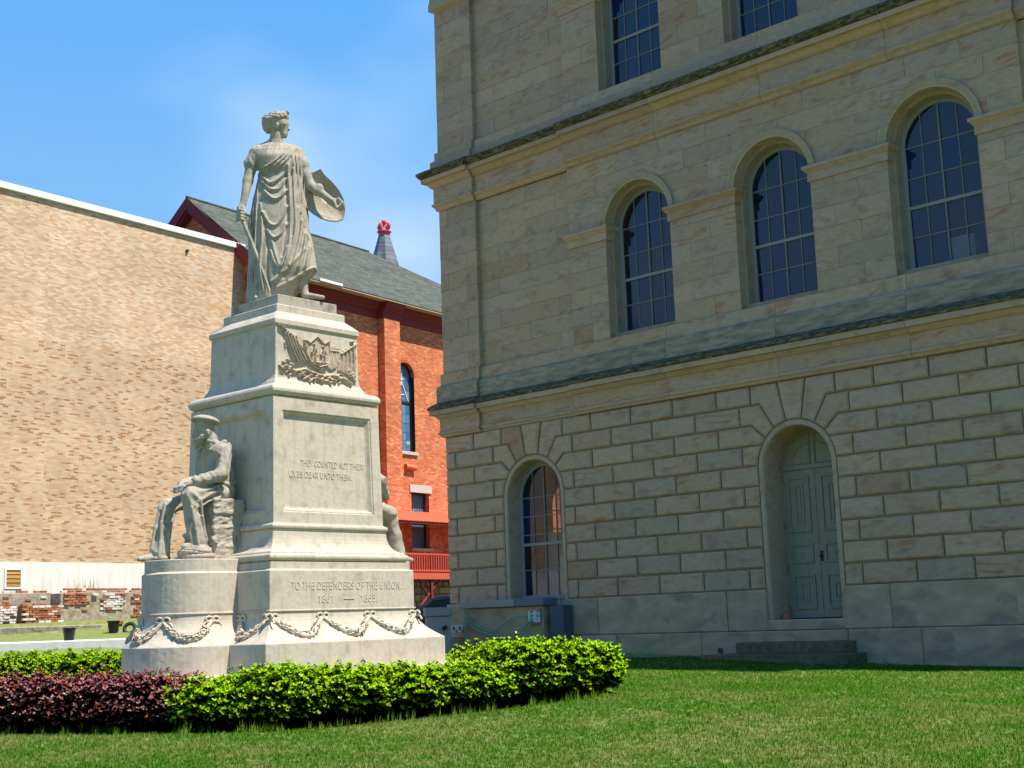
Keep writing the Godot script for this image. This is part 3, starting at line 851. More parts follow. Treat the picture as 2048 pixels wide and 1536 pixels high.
# surface nets over a distance field, visiting only blocks near the surface
func nets(b: MB, f: Callable, mn: Vector3, mx: Vector3, cell: float, xf := Transform3D()) -> void:
	var B := 4
	var nx := (int((mx.x - mn.x) / cell) / B + 1) * B
	var ny := (int((mx.y - mn.y) / cell) / B + 1) * B
	var nz := (int((mx.z - mn.z) / cell) / B + 1) * B
	var sx := nx + 1; var sxy := (nx + 1) * (ny + 1)
	var g := PackedFloat32Array(); g.resize(sxy * (nz + 1)); g.fill(1e9)
	var act := []
	var reach := cell * B * 0.87 * 1.6 + 0.02
	for bz in range(0, nz, B):
		for by in range(0, ny, B):
			for bx in range(0, nx, B):
				var d: float = f.call(mn + Vector3(bx + 2, by + 2, bz + 2) * cell)
				if absf(d) > reach: continue
				act.append(Vector3i(bx, by, bz))
				for z in range(bz, bz + B + 1):
					for y in range(by, by + B + 1):
						var o := z * sxy + y * sx + bx
						for x in B + 1:
							if g[o + x] > 1e8: g[o + x] = f.call(mn + Vector3(bx + x, y, z) * cell)
	var vid := {}
	var ps := PackedVector3Array(); var ns := PackedVector3Array()
	var co := [0, 1, sx, sx + 1, sxy, sxy + 1, sxy + sx, sxy + sx + 1]
	var ed := [[0, 1], [2, 3], [4, 5], [6, 7], [0, 2], [1, 3], [4, 6], [5, 7], [0, 4], [1, 5], [2, 6], [3, 7]]
	var cp := []
	for i in 8: cp.append(Vector3(i & 1, (i >> 1) & 1, (i >> 2) & 1))
	var q := PackedFloat32Array(); q.resize(8)
	for k in act:
		for z in range(k.z, k.z + B):
			for y in range(k.y, k.y + B):
				for x in range(k.x, k.x + B):
					var o: int = z * sxy + y * sx + x
					var neg := 0
					for i in 8:
						q[i] = g[o + co[i]]
						if q[i] < 0.0: neg += 1
					if neg == 0 or neg == 8: continue
					var s := Vector3.ZERO; var n := 0
					for e in ed:
						var a: float = q[e[0]]; var c: float = q[e[1]]
						if (a < 0.0) != (c < 0.0):
							s += cp[e[0]].lerp(cp[e[1]], a / (a - c)); n += 1
					vid[o] = ps.size()
					ps.append(mn + (Vector3(x, y, z) + s / n) * cell)
					ns.append(Vector3(q[1] + q[3] + q[5] + q[7] - q[0] - q[2] - q[4] - q[6], q[2] + q[3] + q[6] + q[7] - q[0] - q[1] - q[4] - q[5], q[4] + q[5] + q[6] + q[7] - q[0] - q[1] - q[2] - q[3]).normalized())
	for i in ps.size():
		ps[i] = xf * ps[i]; ns[i] = (xf.basis * ns[i]).normalized()
	for o in vid:
		for ax in 3:
			var st: int = [1, sx, sxy][ax]
			var u: int = [sx, sxy, 1][ax]; var w: int = [sxy, 1, sx][ax]
			var a: float = g[o]; var c: float = g[o + st] if o + st < g.size() else 1e9
			if absf(a) > 1e8 or absf(c) > 1e8 or (a < 0.0) == (c < 0.0): continue
			if not (vid.has(o - u) and vid.has(o - w) and vid.has(o - u - w)): continue
			var i0: int = vid[o]; var i1: int = vid[o - u]; var i2: int = vid[o - u - w]; var i3: int = vid[o - w]
			var ids := [i0, i1, i2, i0, i2, i3] if a >= 0.0 else [i0, i2, i1, i0, i3, i2]
			for i in ids:
				var p := ps[i]
				b.put(p, ns[i], b.uvof(p, ns[i]))

# limbs: tapered bones joined with a smooth minimum
class Bones:
	var A := PackedVector3Array()
	var D := PackedVector3Array()
	var L := PackedFloat32Array()
	var ra := PackedFloat32Array()
	var rb := PackedFloat32Array()
	var bc := PackedVector3Array()
	var br := PackedFloat32Array()
	var k := 0.04
	func bone(a: Vector3, b: Vector3, r0: float, r1: float) -> void:
		A.append(a); D.append(b - a); L.append(maxf((b - a).length_squared(), 1e-9)); ra.append(r0); rb.append(r1)
		bc.append((a + b) * 0.5); br.append((b - a).length() * 0.5 + maxf(r0, r1))
	func dist(p: Vector3) -> float:
		var d := 1e6
		for i in A.size():
			if (p - bc[i]).length() - br[i] > d + k: continue
			var t := clampf((p - A[i]).dot(D[i]) / L[i], 0.0, 1.0)
			var e := (p - A[i] - D[i] * t).length() - lerpf(ra[i], rb[i], t)
			var h := maxf(k - absf(d - e), 0.0) / k
			d = minf(d, e) - h * h * k * 0.25
		return d

func smin(a: float, b: float, k: float) -> float:
	var h := maxf(k - absf(a - b), 0.0) / k
	return minf(a, b) - h * h * k * 0.25

const MV := 0.9 # the monument's node stands this far below eye level
var MUP := Transform3D(Basis(), Vector3(0, 0.9, 0))

func sq(a: float, y: float, ch := 0.007) -> PackedVector3Array:
	var c := a - ch
	return PackedVector3Array([Vector3(-c, y, a), Vector3(c, y, a), Vector3(a, y, c), Vector3(a, y, -c), Vector3(c, y, -a), Vector3(-c, y, -a), Vector3(-a, y, -c), Vector3(-a, y, c)])

func square_run(prof: Array, cap_top := false) -> MB:
	var b := MB.new()
	var rings := []
	for q in prof: rings.append(sq(q[0], q[1]))
	b.loft(rings, true, false, cap_top)
	return b

func ushape(r: float, y: float, s: float, inner := 1.0) -> PackedVector3Array:
	var p := PackedVector3Array()
	for i in 25:
		var a := PI * i / 24.0
		p.append(Vector3(-1.42 - r * sin(a), y, -r * cos(a)))
	p.append(Vector3(-inner, y, r)); p.append(Vector3(-inner, y, -r))
	if s > 0:
		for i in p.size(): p[i] = Vector3(-p[i].x, p[i].y, -p[i].z)
	return p

func flare(v: float) -> float:
	var s := clampf((0.19 - v) / 0.345, 0.0, 1.0)
	return pow(s, 2.1)

func build_monument() -> void:
	var T := frame(-2.851, 16.962, -MV, 0.66913, 0.74314)
	var mo := thing("monument_pedestal", "tall carved pale stone pedestal with inscriptions, garlands and relief on the lawn", "monument", T)
	rng.seed = 51
	var add := func(called: String, b: MB, m: Material = M.carved) -> MeshInstance3D: return part(called, b, m, mo, MUP)
	# foundation slab with rounded ends under the two seats
	var b := MB.new()
	b.col = Color(1.25, 1.24, 1.22)
	b.box(Vector3(-1.62, -0.95, -1.62), Vector3(1.62, -0.472, 1.62), 0.015)
	for s in [-1, 1]:
		var rr := []
		for q in [[0.97, -0.95], [0.97, -0.49], [0.955, -0.475]]: rr.append(ushape(q[0], q[1], s, 1.3))
		b.loft(rr, true, false, true)
	add.call("foundation_slab", b)
	var flr := [[1.105, 0.19]]
	for i in range(1, 11):
		var v := 0.19 - 0.0345 * i
		flr.append([1.105 + 0.259 * flare(v), v])
	flr.reverse()
	var base := [[1.364, -0.472], [1.364, -0.165], [1.361, -0.157]] + flr.slice(1) + [[1.12, 0.195], [1.12, 0.205], [1.105, 0.212]]
	add.call("base", square_run(base))
	add.call("frieze_block", square_run([[1.105, 0.213], [1.105, 0.645], [1.097, 0.655], [1.055, 0.668], [1.055, 0.745], [1.03, 0.757]], true))
	var tor := [[1.03, 0.757]]
	for i in 9:
		var a := -PI * 0.5 + PI * i / 8.0
		tor.append([1.03 + 0.042 * cos(a), 0.802 + 0.044 * sin(a)])
	tor += [[1.03, 0.855], [1.02, 0.87]]
	for i in range(1, 9):
		var s := i / 8.0
		tor.append([1.02 - 0.145 * sin(s * PI * 0.5), 0.87 + 0.235 * (1.0 - cos(s * PI * 0.5)) ])
	tor += [[0.87, 1.12], [0.885, 1.13]]
	add.call("scotia_course", square_run(tor, true))
	var led := []
	for i in 7:
		var a := -PI * 0.5 + PI * i / 6.0
		led.append([0.865 + 0.028 * cos(a), 1.165 + 0.032 * sin(a)])
	add.call("die_ledge", square_run([[0.885, 1.13]] + led + [[0.86, 1.205]], true))
	# die with sunk panels on all four faces
	b = MB.new()
	for k in 4:
		var R := Basis(Vector3.UP, PI * 0.5 * k)
		var lo := 1.20; var hi := 2.68
		var face := func(x: float, v: float, z: float) -> Vector3:
			var h := lerpf(0.847, 0.818, (v - lo) / (hi - lo))
			return R * Vector3(x * h / 0.83, v, h + z)
		var fr := [[0.83, lo, hi, 0.0], [0.695, 1.335, 2.535, 0.0], [0.688, 1.342, 2.528, -0.012], [0.672, 1.358, 2.512, -0.012], [0.645, 1.385, 2.485, -0.045], [0.638, 1.392, 2.478, -0.045], [0.632, 1.398, 2.472, -0.052]]
		for i in fr.size() - 1:
			var o: Array = fr[i]; var n: Array = fr[i + 1]
			var P := [face.call(-o[0], o[1], o[3]), face.call(o[0], o[1], o[3]), face.call(o[0], o[2], o[3]), face.call(-o[0], o[2], o[3])]
			var Q := [face.call(-n[0], n[1], n[3]), face.call(n[0], n[1], n[3]), face.call(n[0], n[2], n[3]), face.call(-n[0], n[2], n[3])]
			for j in 4: b.quad(P[j], P[(j + 1) % 4], Q[(j + 1) % 4], Q[j])
		var n2: Array = fr[-1]
		b.quad(face.call(-n2[0], n2[1], n2[3]), face.call(n2[0], n2[1], n2[3]), face.call(n2[0], n2[2], n2[3]), face.call(-n2[0], n2[2], n2[3]))
	add.call("die", b)
	var cush := [[0.818, 2.681], [0.822, 2.69]]
	for i in 9:
		var a := -PI * 0.42 + PI * 0.92 * i / 8.0
		cush.append([0.765 + 0.085 * cos(a), 2.77 + 0.075 * sin(a)])
	cush += [[0.735, 2.855], [0.715, 2.87]]
	add.call("cushion_moulding", square_run(cush, true))
	add.call("upper_block", square_run([[0.712, 2.871], [0.70, 2.90], [0.678, 2.935], [0.662, 2.98], [0.655, 3.04], [0.645, 3.595]], true))
	add.call("cap", square_run([[0.645, 3.596], [0.668, 3.612], [0.668, 3.665], [0.655, 3.68], [0.60, 3.735], [0.555, 3.775], [0.54, 3.79], [0.54, 3.875], [0.53, 3.885]], true))
	var pl := MB.new()
	pl.add(square_run([[0.47, 3.885], [0.47, 4.02], [0.463, 4.027]], true))
	pl.col = Color.WHITE
	add.call("statue_plinth", pl, M.figure)
	# seats of the two sitting figures
	for s in [-1, 1]:
		var rr := []
		for q in base: rr.append(ushape(0.515 + (q[0] - 1.105) * 0.8, q[1], s, 1.05))
		b = MB.new(); b.loft(rr, true, false, true); add.call("seat_base", b)
		rr = []
		for q in [[0.512, 0.213], [0.512, 0.645], [0.505, 0.655], [0.482, 0.668], [0.482, 0.80], [0.476, 0.808]]: rr.append(ushape(q[0], q[1], s, 1.0))
		b = MB.new(); b.loft(rr, true, false, true); add.call("seat_drum", b)
	# garlands
	var swag := func(path: Callable, knots: Array) -> void:
		for i in knots.size() - 1:
			var pts := PackedVector3Array(); var rad := PackedFloat32Array()
			for k in 33:
				var t := k / 32.0
				var u := lerpf(knots[i], knots[i + 1], t)
				var v := 0.115 - 0.20 * sin(PI * t) * (0.75 + 0.25 * sin(PI * t))
				pts.append(path.call(u, v)); rad.append(0.014 + 0.026 * pow(sin(PI * t), 0.8) * (1.0 + 0.22 * sin(k * 2.4)))
			var g := MB.new()
			g.tube(pts, rad, 8)
			for k in 170: # bay leaves standing proud of the rope
				var t := rng.randf_range(0.08, 0.92)
				var i0 := int(t * 31.0)
				var c := pts[i0].lerp(pts[i0 + 1], t * 31.0 - i0)
				var along := (pts[i0 + 1] - pts[i0]).normalized() * (1.0 if t < 0.5 else -1.0)
				var o := Vector3(rng.randfn(), rng.randfn(), rng.randfn()).normalized()
				o = (o - along * o.dot(along)).normalized()
				var r := rad[i0]
				var a := c + o * r * 0.75; var e := a + along * 0.055 + o * 0.026
				var sd := along.cross(o) * 0.016
				g.tri(a, a + along * 0.025 + sd + o * 0.022, e); g.tri(a, e, a + along * 0.025 - sd + o * 0.022)
			part("garland", g, M.garland, mo, MUP)
		for i in knots.size():
			var g := MB.new()
			var c: Vector3 = path.call(knots[i], 0.135); var dx: Vector3 = (path.call(knots[i] + 0.01, 0.135) - c).normalized()
			for sgn in [-1.0, 1.0]:
				var lp := PackedVector3Array(); var lr := PackedFloat32Array()
				for k in 9:
					var a := TAU * k / 8.0
					lp.append(c + dx * sgn * (0.045 - 0.04 * cos(a)) + Vector3.UP * 0.028 * sin(a)); lr.append(0.014)
				g.tube(lp, lr, 6)
				var tp := PackedVector3Array([c, c + dx * sgn * 0.05 + Vector3.DOWN * 0.03, c + dx * sgn * 0.09 + Vector3.DOWN * 0.035, c + dx * sgn * 0.12 + Vector3.DOWN * 0.075])
				g.tube(tp, [0.012, 0.014, 0.011, 0.014], 5)
			g.tube(PackedVector3Array([c + Vector3.UP * 0.025, c + Vector3.DOWN * 0.035]), 0.02, 7)
			part("ribbon_bow", g, M.garland, mo, MUP)
	for k in 4:
		var R := Basis(Vector3.UP, PI * 0.5 * k)
		var straight := func(u: float, v: float) -> Vector3: return R * Vector3(u, v, 1.105 + 0.259 * flare(v) + 0.012)
		if k % 2 == 0: swag.call(straight, [-1.09, -0.36, 0.36, 1.09])
		else:
			swag.call(straight, [-1.09, -0.60]); swag.call(straight, [0.60, 1.09])
	for s in [-1.0, 1.0]:
		var bent := func(u: float, v: float) -> Vector3:
			var r := 0.515 + 0.259 * flare(v) * 0.8 + 0.012
			return Vector3(-1.42 - r * cos(u), v, r * sin(u)) if s < 0 else Vector3(1.42 + r * cos(u), v, -r * sin(u))
		swag.call(bent, [-1.45, -0.35, 0.45, 1.5])
	# inscriptions
	var fnt := SystemFont.new(); fnt.font_names = PackedStringArray(["Droid Sans"])
	for w in [["TO THE DEFENDERS OF THE UNION.", 0.05, 0.475, 1.105, 0.088, 1.70], ["1861", -0.30, 0.325, 1.105, 0.085, 0.22], ["1865.", 0.36, 0.325, 1.105, 0.085, 0.26], ["THEY COUNTED NOT THEIR", 0.10, 1.93, 0.7815, 0.072, 0.98], ["LIVES DEAR UNTO THEM.", -0.08, 1.79, 0.7845, 0.072, 0.98]]:
		var tm := TextMesh.new()
		tm.text = w[0]; tm.font = fnt; tm.font_size = 40; tm.pixel_size = w[4] / 29.0; tm.depth = 0.011
		var sx: float = w[5] / tm.get_aabb().size.x
		part("inscription", tm, M.letter, mo, Transform3D(Basis.from_scale(Vector3(sx, 1, 1)), Vector3(w[1], w[2] + MV, w[3])))
	b = MB.new(); b.box(Vector3(-0.03, 0.318, 1.1), Vector3(0.13, 0.327, 1.112)); add.call("inscription", b, M.letter)
	add.call("relief_panel", arms_relief(), M.relief)
	build_liberty(T)
	build_seated(T, -1.0)
	build_seated(T, 1.0)

func arms_relief() -> MB:
	var X0 := -0.63; var X1 := 0.63; var Y0 := 2.925; var Y1 := 3.60
	var r := Relief.new(X0, Y0, X1, Y1, 0.0085)
	var P := func(s: float, t: float) -> Vector2: return Vector2(lerpf(X0, X1, s), lerpf(Y1, Y0, t))
	var PP := func(a: Array) -> Array:
		var o := []
		for i in range(0, a.size(), 2): o.append(P.call(a[i], a[i + 1]))
		return o
	# striped shield behind, arms shield in front
	r.fill(PackedVector2Array(PP.call([0.60, 0.22, 0.65, 0.28, 0.70, 0.22, 0.77, 0.27, 0.76, 0.52, 0.73, 0.64, 0.65, 0.72, 0.57, 0.62])), 0.022)
	for i in 5: r.line(PP.call([0.645 + i * 0.024, 0.36, 0.645 + i * 0.022, 0.62 - absf(i - 2) * 0.02]), 0.008, 0.033)
	r.line(PP.call([0.62, 0.34, 0.765, 0.35]), 0.009, 0.036)
	for i in 5: r.dab(P.call(0.645 + i * 0.025, 0.29), 0.011, 0.011, 0, 0.034)
	var sh := [0.33, 0.22, 0.38, 0.27, 0.47, 0.13, 0.56, 0.25, 0.62, 0.18, 0.635, 0.45, 0.60, 0.62, 0.50, 0.74, 0.40, 0.64, 0.345, 0.48]
	r.fill(PackedVector2Array(PP.call(sh)), 0.03)
	var rim: Array = PP.call(sh + [0.33, 0.22])
	r.line(rim, 0.011, 0.052)
	for fx in [[0.425, 0.0], [0.54, 0.02]]: # two standing figures
		var x: float = fx[0]; var y: float = fx[1]
		r.dab(P.call(x, 0.29 + y), 0.018, 0.024, 0, 0.07)
		r.line(PP.call([x, 0.33 + y, x, 0.46 + y]), 0.026, 0.062)
		r.line(PP.call([x - 0.012, 0.46 + y, x - 0.016, 0.60]), 0.013, 0.058); r.line(PP.call([x + 0.012, 0.46 + y, x + 0.018, 0.60]), 0.013, 0.058)
		r.line(PP.call([x - 0.02, 0.35 + y, x - 0.035, 0.44 + y, x - 0.01, 0.47 + y]), 0.01, 0.06); r.line(PP.call([x + 0.02, 0.35 + y, x + 0.04, 0.42 + y, x + 0.03, 0.5 + y]), 0.01, 0.058)
	r.line(PP.call([0.39, 0.61, 0.60, 0.60]), 0.012, 0.05); r.line(PP.call([0.40, 0.63, 0.50, 0.69, 0.60, 0.62]), 0.014, 0.055)
	r.line(PP.call([0.475, 0.36, 0.485, 0.58]), 0.006, 0.045)
	# draped flags on their staffs
	r.line(PP.call([0.02, 0.02, 0.14, 0.14, 0.30, 0.40]), 0.016, 0.045)
	for i in 9:
		var k := i / 8.0
		r.line(PP.call([0.08 + 0.15 * k, 0.12 + 0.06 * k, 0.13 + 0.13 * k, 0.35, 0.17 + 0.15 * k, 0.52, 0.22 + 0.13 * k, 0.66 - 0.05 * k]), 0.017, 0.034 + 0.016 * (i % 2))
	r.dab(P.call(0.14, 0.15), 0.035, 0.028, 0.4, 0.055)
	r.line(PP.call([0.10, 0.20, 0.085, 0.34, 0.10, 0.42]), 0.006, 0.03)
	r.line(PP.call([0.78, 0.38, 0.99, 0.14]), 0.017, 0.05)
	r.line(PP.call([0.93, 0.10, 0.95, 0.30, 0.97, 0.42]), 0.012, 0.04); r.dab(P.call(0.93, 0.12), 0.026, 0.02, 0.3, 0.06)
	for i in 9:
		var k := i / 8.0
		r.line(PP.call([0.78 + 0.18 * k, 0.34 - 0.18 * k, 0.77 + 0.20 * k, 0.52, 0.75 + 0.21 * k, 0.70 + 0.08 * k]), 0.017, 0.03 + 0.016 * (i % 2))
	# laurel and ribbon along the foot
	rng.seed = 71
	for i in 95:
		var s := rng.randf_range(0.03, 0.97)
		var t := 0.80 + 0.10 * sin(s * PI) + rng.randf_range(-0.10, 0.07)
		if s < 0.2 or s > 0.85: t -= rng.randf_range(0.0, 0.14)
		r.dab(P.call(s, t), 0.034, 0.013, rng.randf_range(-1.0, 1.0) * (1.0 if s < 0.5 else -1.0), rng.randf_range(0.028, 0.055))
	r.line(PP.call([0.10, 0.74, 0.2, 0.82, 0.32, 0.76, 0.42, 0.80, 0.55, 0.84, 0.68, 0.80, 0.82, 0.84, 0.90, 0.92]), 0.024, 0.042)
	var b := MB.new()
	var g := []
	for j in r.h:
		var row := PackedVector3Array()
		for i in r.w:
			var y := Y0 + j * r.step
			var z := lerpf(0.655, 0.645, clampf((y - 3.04) / 0.555, 0.0, 1.0)) if y > 3.04 else lerpf(0.655, 0.685, clampf((3.04 - y) / 0.115, 0.0, 1.0))
			row.append(Vector3(X0 + i * r.step, minf(y, 3.598), z - 0.006 + r.a[j * r.w + i] * 1.25))
		g.append(row)
	b.loft(g, false, false, false, true)
	return b

# ---------------------------------------------------------------- carved figures
func lx(x: float) -> float: return (x - 558.0) / 529.0
func ly(y: float) -> float: return (1425.0 - y) / 505.0
func lp(x: float, y: float, z: float) -> Vector3: return Vector3(lx(x), ly(y), z / 529.0)

func build_liberty(_t: Transform3D) -> void:
	var st := thing("liberty_statue", "standing draped woman statue in stone holding sword and shield atop the pedestal", "statue", frame(-2.851, 16.962, 4.027, 0.986, 0.1657))
	# folds of the gown, drawn over its front: ridges and furrows
	var fo := Relief.new(-0.75, -0.02, 0.75, 2.3, 0.009)
	var L := func(pts: Array, wide: float, high: float) -> void:
		var o := []
		for i in range(0, pts.size(), 2): o.append(Vector2(lx(pts[i]), ly(pts[i + 1])))
		var sm := []
		for i in o.size() - 1: # round the turns of each fold
			for q in 4: sm.append(o[i].cubic_interpolate(o[i + 1], o[maxi(i - 1, 0)], o[mini(i + 2, o.size() - 1)], q / 4.0))
		sm.append(o[-1])
		fo.line(sm, wide, high, true)
	# mantle band from the left shoulder to the right hip
	for k in 6:
		var q := k * 17.0
		L.call([600 + q * 0.5, 360 + q * 0.4, 560 + q * 0.45, 440 + q * 0.5, 480 + q * 0.3, 510 + q * 0.55, 400 + q * 0.1, 535 + q * 0.6], 0.013, 0.026 if k % 2 == 0 else -0.014)
	# long straight falls from the left shoulder and through the middle
	for k in 6: L.call([615 + k * 13, 400, 640 + k * 10, 600, 655 + k * 7, 760], 0.010, 0.022 if k % 2 == 0 else -0.012)
	L.call([590, 520, 600, 700, 606, 850, 600, 1000, 575, 1160, 540, 1250], 0.020, 0.045)
	L.call([625, 540, 632, 720, 636, 900, 622, 1050, 590, 1200], 0.014, 0.03)
	L.call([608, 560, 616, 800, 612, 1000], 0.010, -0.022)
	L.call([572, 560, 580, 800, 575, 960, 548, 1140], 0.014, -0.028)
	# hanging swags across belly and thighs
	for sw in [[410, 575, 470, 640, 540, 600, 575, 560], [415, 620, 470, 680, 530, 680, 575, 610], [430, 690, 480, 745, 530, 745, 578, 690], [420, 840, 460, 915, 510, 930, 560, 860, 580, 800], [445, 960, 490, 1015, 540, 990, 575, 920]]:
		L.call(sw, 0.018, 0.040)
		var lo: Array = sw.duplicate()
		for i in range(1, lo.size(), 2): lo[i] += 22
		L.call(lo, 0.014, -0.022)
	# vertical pleats of the under-gown on the right-hand leg side
	for k in 7:
		L.call([385 - k * 8, 620 + k * 30, 375 - k * 9, 850, 365 - k * 8, 1100, 372 - k * 7, 1380], 0.014, 0.032 if k % 2 == 0 else -0.026)
	L.call([405, 780, 415, 1000, 400, 1200, 430, 1390], 0.018, 0.035)
	L.call([440, 900, 455, 1100, 450, 1250, 480, 1385], 0.016, -0.03)
	L.call([480, 1030, 500, 1120, 525, 1200], 0.016, 0.04)
	L.call([470, 1100, 500, 1190, 530, 1215, 560, 1150, 580, 1080], 0.016, 0.032)
	# slanting folds from the left hip to the right foot
	for k in 7:
		L.call([655 + k * 14, 800 + k * 42, 640 + k * 12, 950 + k * 38, 590 + k * 18, 1120 + k * 25, 530 + k * 26, 1270 + k * 12], 0.016, 0.030 if k % 2 == 0 else -0.024)
	L.call([470, 1310, 540, 1260, 620, 1180, 700, 1080], 0.018, 0.03)
	L.call([510, 1345, 600, 1300, 690, 1240, 770, 1190], 0.020, 0.035)
	var key := [[340, 507, 52, 46, -8], [368, 507, 118, 70, -5], [400, 512, 158, 84, 0], [450, 528, 158, 104, 12], [500, 538, 148, 106, 16], [570, 545, 146, 96, 8], [640, 540, 158, 108, 8], [740, 535, 178, 126, 8], [900, 522, 198, 136, 14], [1050, 538, 212, 146, 22], [1200, 548, 226, 156, 30], [1290, 512, 196, 158, 20], [1350, 475, 165, 160, 10], [1420, 460, 152, 155, 5]]
	var sec := func(y: float) -> Array:
		var yz := 1425.0 - y * 505.0
		var i := 0
		while i < key.size() - 2 and yz > key[i + 1][0]: i += 1
		var t := clampf((yz - key[i][0]) / (key[i + 1][0] - key[i][0]), 0.0, 1.0)
		t = t * t * (3.0 - 2.0 * t) * 0.5 + t * 0.5
		var o := []
		for c in [1, 2, 3, 4]: o.append(lerpf(key[i][c], key[i + 1][c], t))
		return o
	var tab := []
	for i in 140: tab.append(sec.call(i * 0.017))
	var limbs := Bones.new()
	limbs.k = 0.03
	limbs.bone(lp(512, 275, 10), lp(505, 365, -5), 0.072, 0.088) # neck
	limbs.bone(lp(500, 340, -8), lp(400, 392, -8), 0.075, 0.085); limbs.bone(lp(512, 340, -8), lp(620, 390, -10), 0.075, 0.085)
	limbs.bone(lp(388, 410, -5), lp(345, 480, 0), 0.112, 0.098) # right sleeve
	limbs.bone(lp(345, 490, 0), lp(322, 600, 15), 0.074, 0.062); limbs.bone(lp(322, 600, 15), lp(291, 770, 60), 0.064, 0.042)
	limbs.bone(lp(640, 400, -10), lp(690, 480, 0), 0.105, 0.085) # left sleeve
	limbs.bone(lp(690, 490, 0), lp(742, 625, 10), 0.070, 0.062); limbs.bone(lp(742, 625, 10), lp(880, 735, 55), 0.064, 0.042)
	limbs.bone(lp(798, 645, 34), lp(782, 668, 34), 0.058, 0.058) # arm band
	limbs.bone(lp(675, 1230, 60), lp(692, 1345, 70), 0.075, 0.052); limbs.bone(lp(695, 1372, 75), lp(815, 1398, 130), 0.046, 0.026)
	limbs.bone(lp(400, 1395, 90), lp(372, 1404, 150), 0.035, 0.02)
	var sl := noise(9.0, 5, 3)
	var body := func(p: Vector3) -> float:
		var d := 1e6
		if p.y < 2.36:
			var i := clampi(int(p.y / 0.017), 0, 138)
			var t := clampf(p.y / 0.017 - i, 0.0, 1.0)
			var u: Array = tab[i]; var w: Array = tab[i + 1]
			var cx := (lerpf(u[0], w[0], t) - 558.0) / 529.0
			var ax := lerpf(u[1], w[1], t) / 529.0; var az := lerpf(u[2], w[2], t) / 529.0
			var dx := p.x - cx; var dz := p.z - lerpf(u[3], w[3], t) / 529.0
			var q := sqrt(dx * dx / (ax * ax) + dz * dz / (az * az))
			d = (q - 1.0) * minf(ax, az) if q > 0.02 else -az
			if p.y < 0.0: d = maxf(d, -p.y)
			if p.y > 2.16: d = maxf(d, p.y - 2.16)
			if absf(d) < 0.12:
				if dz > -0.03:
					d -= fo.at(p.x, p.y) * clampf(dz / az * 1.7, 0.0, 1.0) * 0.75
				var an := atan2(dz, dx)
				if p.y < 1.75 and dz < 0.08: d -= 0.016 * sin(an * 15.0 + p.y * 2.0) * clampf((0.08 - dz) / 0.1, 0.0, 1.0)
				if p.y > 1.72 and p.y < 2.1 and dx < 0.05: d -= 0.005 * sin(p.x * 130.0 + p.y * 70.0) * sin(p.y * 120.0)
		var e := limbs.dist(p)
		if absf(e) < 0.08 and p.y > 1.78 and p.y < 2.14 and absf(p.x) > 0.2: e -= 0.014 * sl.get_noise_3d(p.x * 2.2, p.y * 1.0, p.z * 2.2)
		return smin(d, e, 0.035)
	var b := MB.new()
	nets(b, body, Vector3(-0.72, -0.03, -0.42), Vector3(0.72, 2.32, 0.46), 0.0145)
	# head
	var hd := Bones.new(); hd.k = 0.025
	hd.bone(lp(518, 195, 0), lp(522, 200, 0), 0.128, 0.128)
	hd.bone(lp(545, 215, 4), lp(560, 272, 6), 0.088, 0.052); hd.bone(lp(566, 284, 7), lp(571, 289, 7), 0.034, 0.028)
	hd.bone(lp(512, 265, 0), lp(506, 330, -5), 0.075, 0.078)
	hd.bone(lp(580, 190, 8), lp(588, 205, 9), 0.030, 0.024)
	hd.bone(lp(586, 212, 9), lp(598, 244, 11), 0.013, 0.018); hd.bone(lp(581, 262, 9), lp(584, 272, 9), 0.016, 0.014)
	hd.bone(lp(520, 232, 62), lp(516, 248, 62), 0.018, 0.014) # ear
	var hair := Bones.new(); hair.k = 0.02
	for i in 22:
		var a := TAU * i / 22.0
		hair.bone(lp(516 + 66 * cos(a), 172 - 12 * cos(a) + 8 * sin(i * 1.7), 64 * sin(a)), lp(514 + 60 * cos(a + 0.25), 152 - 10 * cos(a), 56 * sin(a + 0.25)), 0.030, 0.025)
	hair.bone(lp(452, 175, 0), lp(445, 205, 0), 0.07, 0.055); hair.bone(lp(448, 232, 0), lp(458, 252, 0), 0.05, 0.04); hair.bone(lp(480, 190, 30), lp(470, 230, 20), 0.08, 0.06)
	for i in 5: hair.bone(lp(575 + 4 * i, 140 - 3 * i, 30 - 14 * i), lp(590 + 2 * i, 118 - (4 if i == 2 else 0), 30 - 14 * i), 0.016, 0.008)
	var hn := noise(22.0, 6, 2)
	var eye := lp(574, 216, 48)
	var head := func(p: Vector3) -> float:
		var d := hd.dist(p)
		d = maxf(d, -((p - eye).length() - 0.028)) if (p - eye).length() < 0.06 else d
		d = minf(d, (p - eye + Vector3(0.012, 0, 0.012)).length() - 0.026)
		var h := hair.dist(p)
		if absf(h) < 0.05: h -= 0.013 * hn.get_noise_3d(p.x, p.y * 1.6, p.z)
		return smin(d, h, 0.015)
	nets(b, head, lp(395, 320, -120), lp(625, 95, 120), 0.0085)
	# hands
	var hr := Bones.new(); hr.k = 0.012
	hr.bone(lp(291, 765, 60), lp(280, 800, 70), 0.042, 0.042); hr.bone(lp(280, 800, 70), lp(272, 845, 80), 0.045, 0.04)
	for i in 4: # fingers closed round the hilt
		var y := 820.0 + i * 20.0
		hr.bone(lp(258 - i * 1.0, y, 95 - i * 2), lp(282, y + 8, 122), 0.021, 0.02); hr.bone(lp(282, y + 8, 122), lp(304, y + 12, 104), 0.02, 0.017)
	hr.bone(lp(288, 800, 85), lp(308, 842, 108), 0.024, 0.019)
	nets(b, func(p: Vector3) -> float: return hr.dist(p), lp(225, 925, 20), lp(335, 735, 160), 0.0085)
	var hl := Bones.new(); hl.k = 0.012
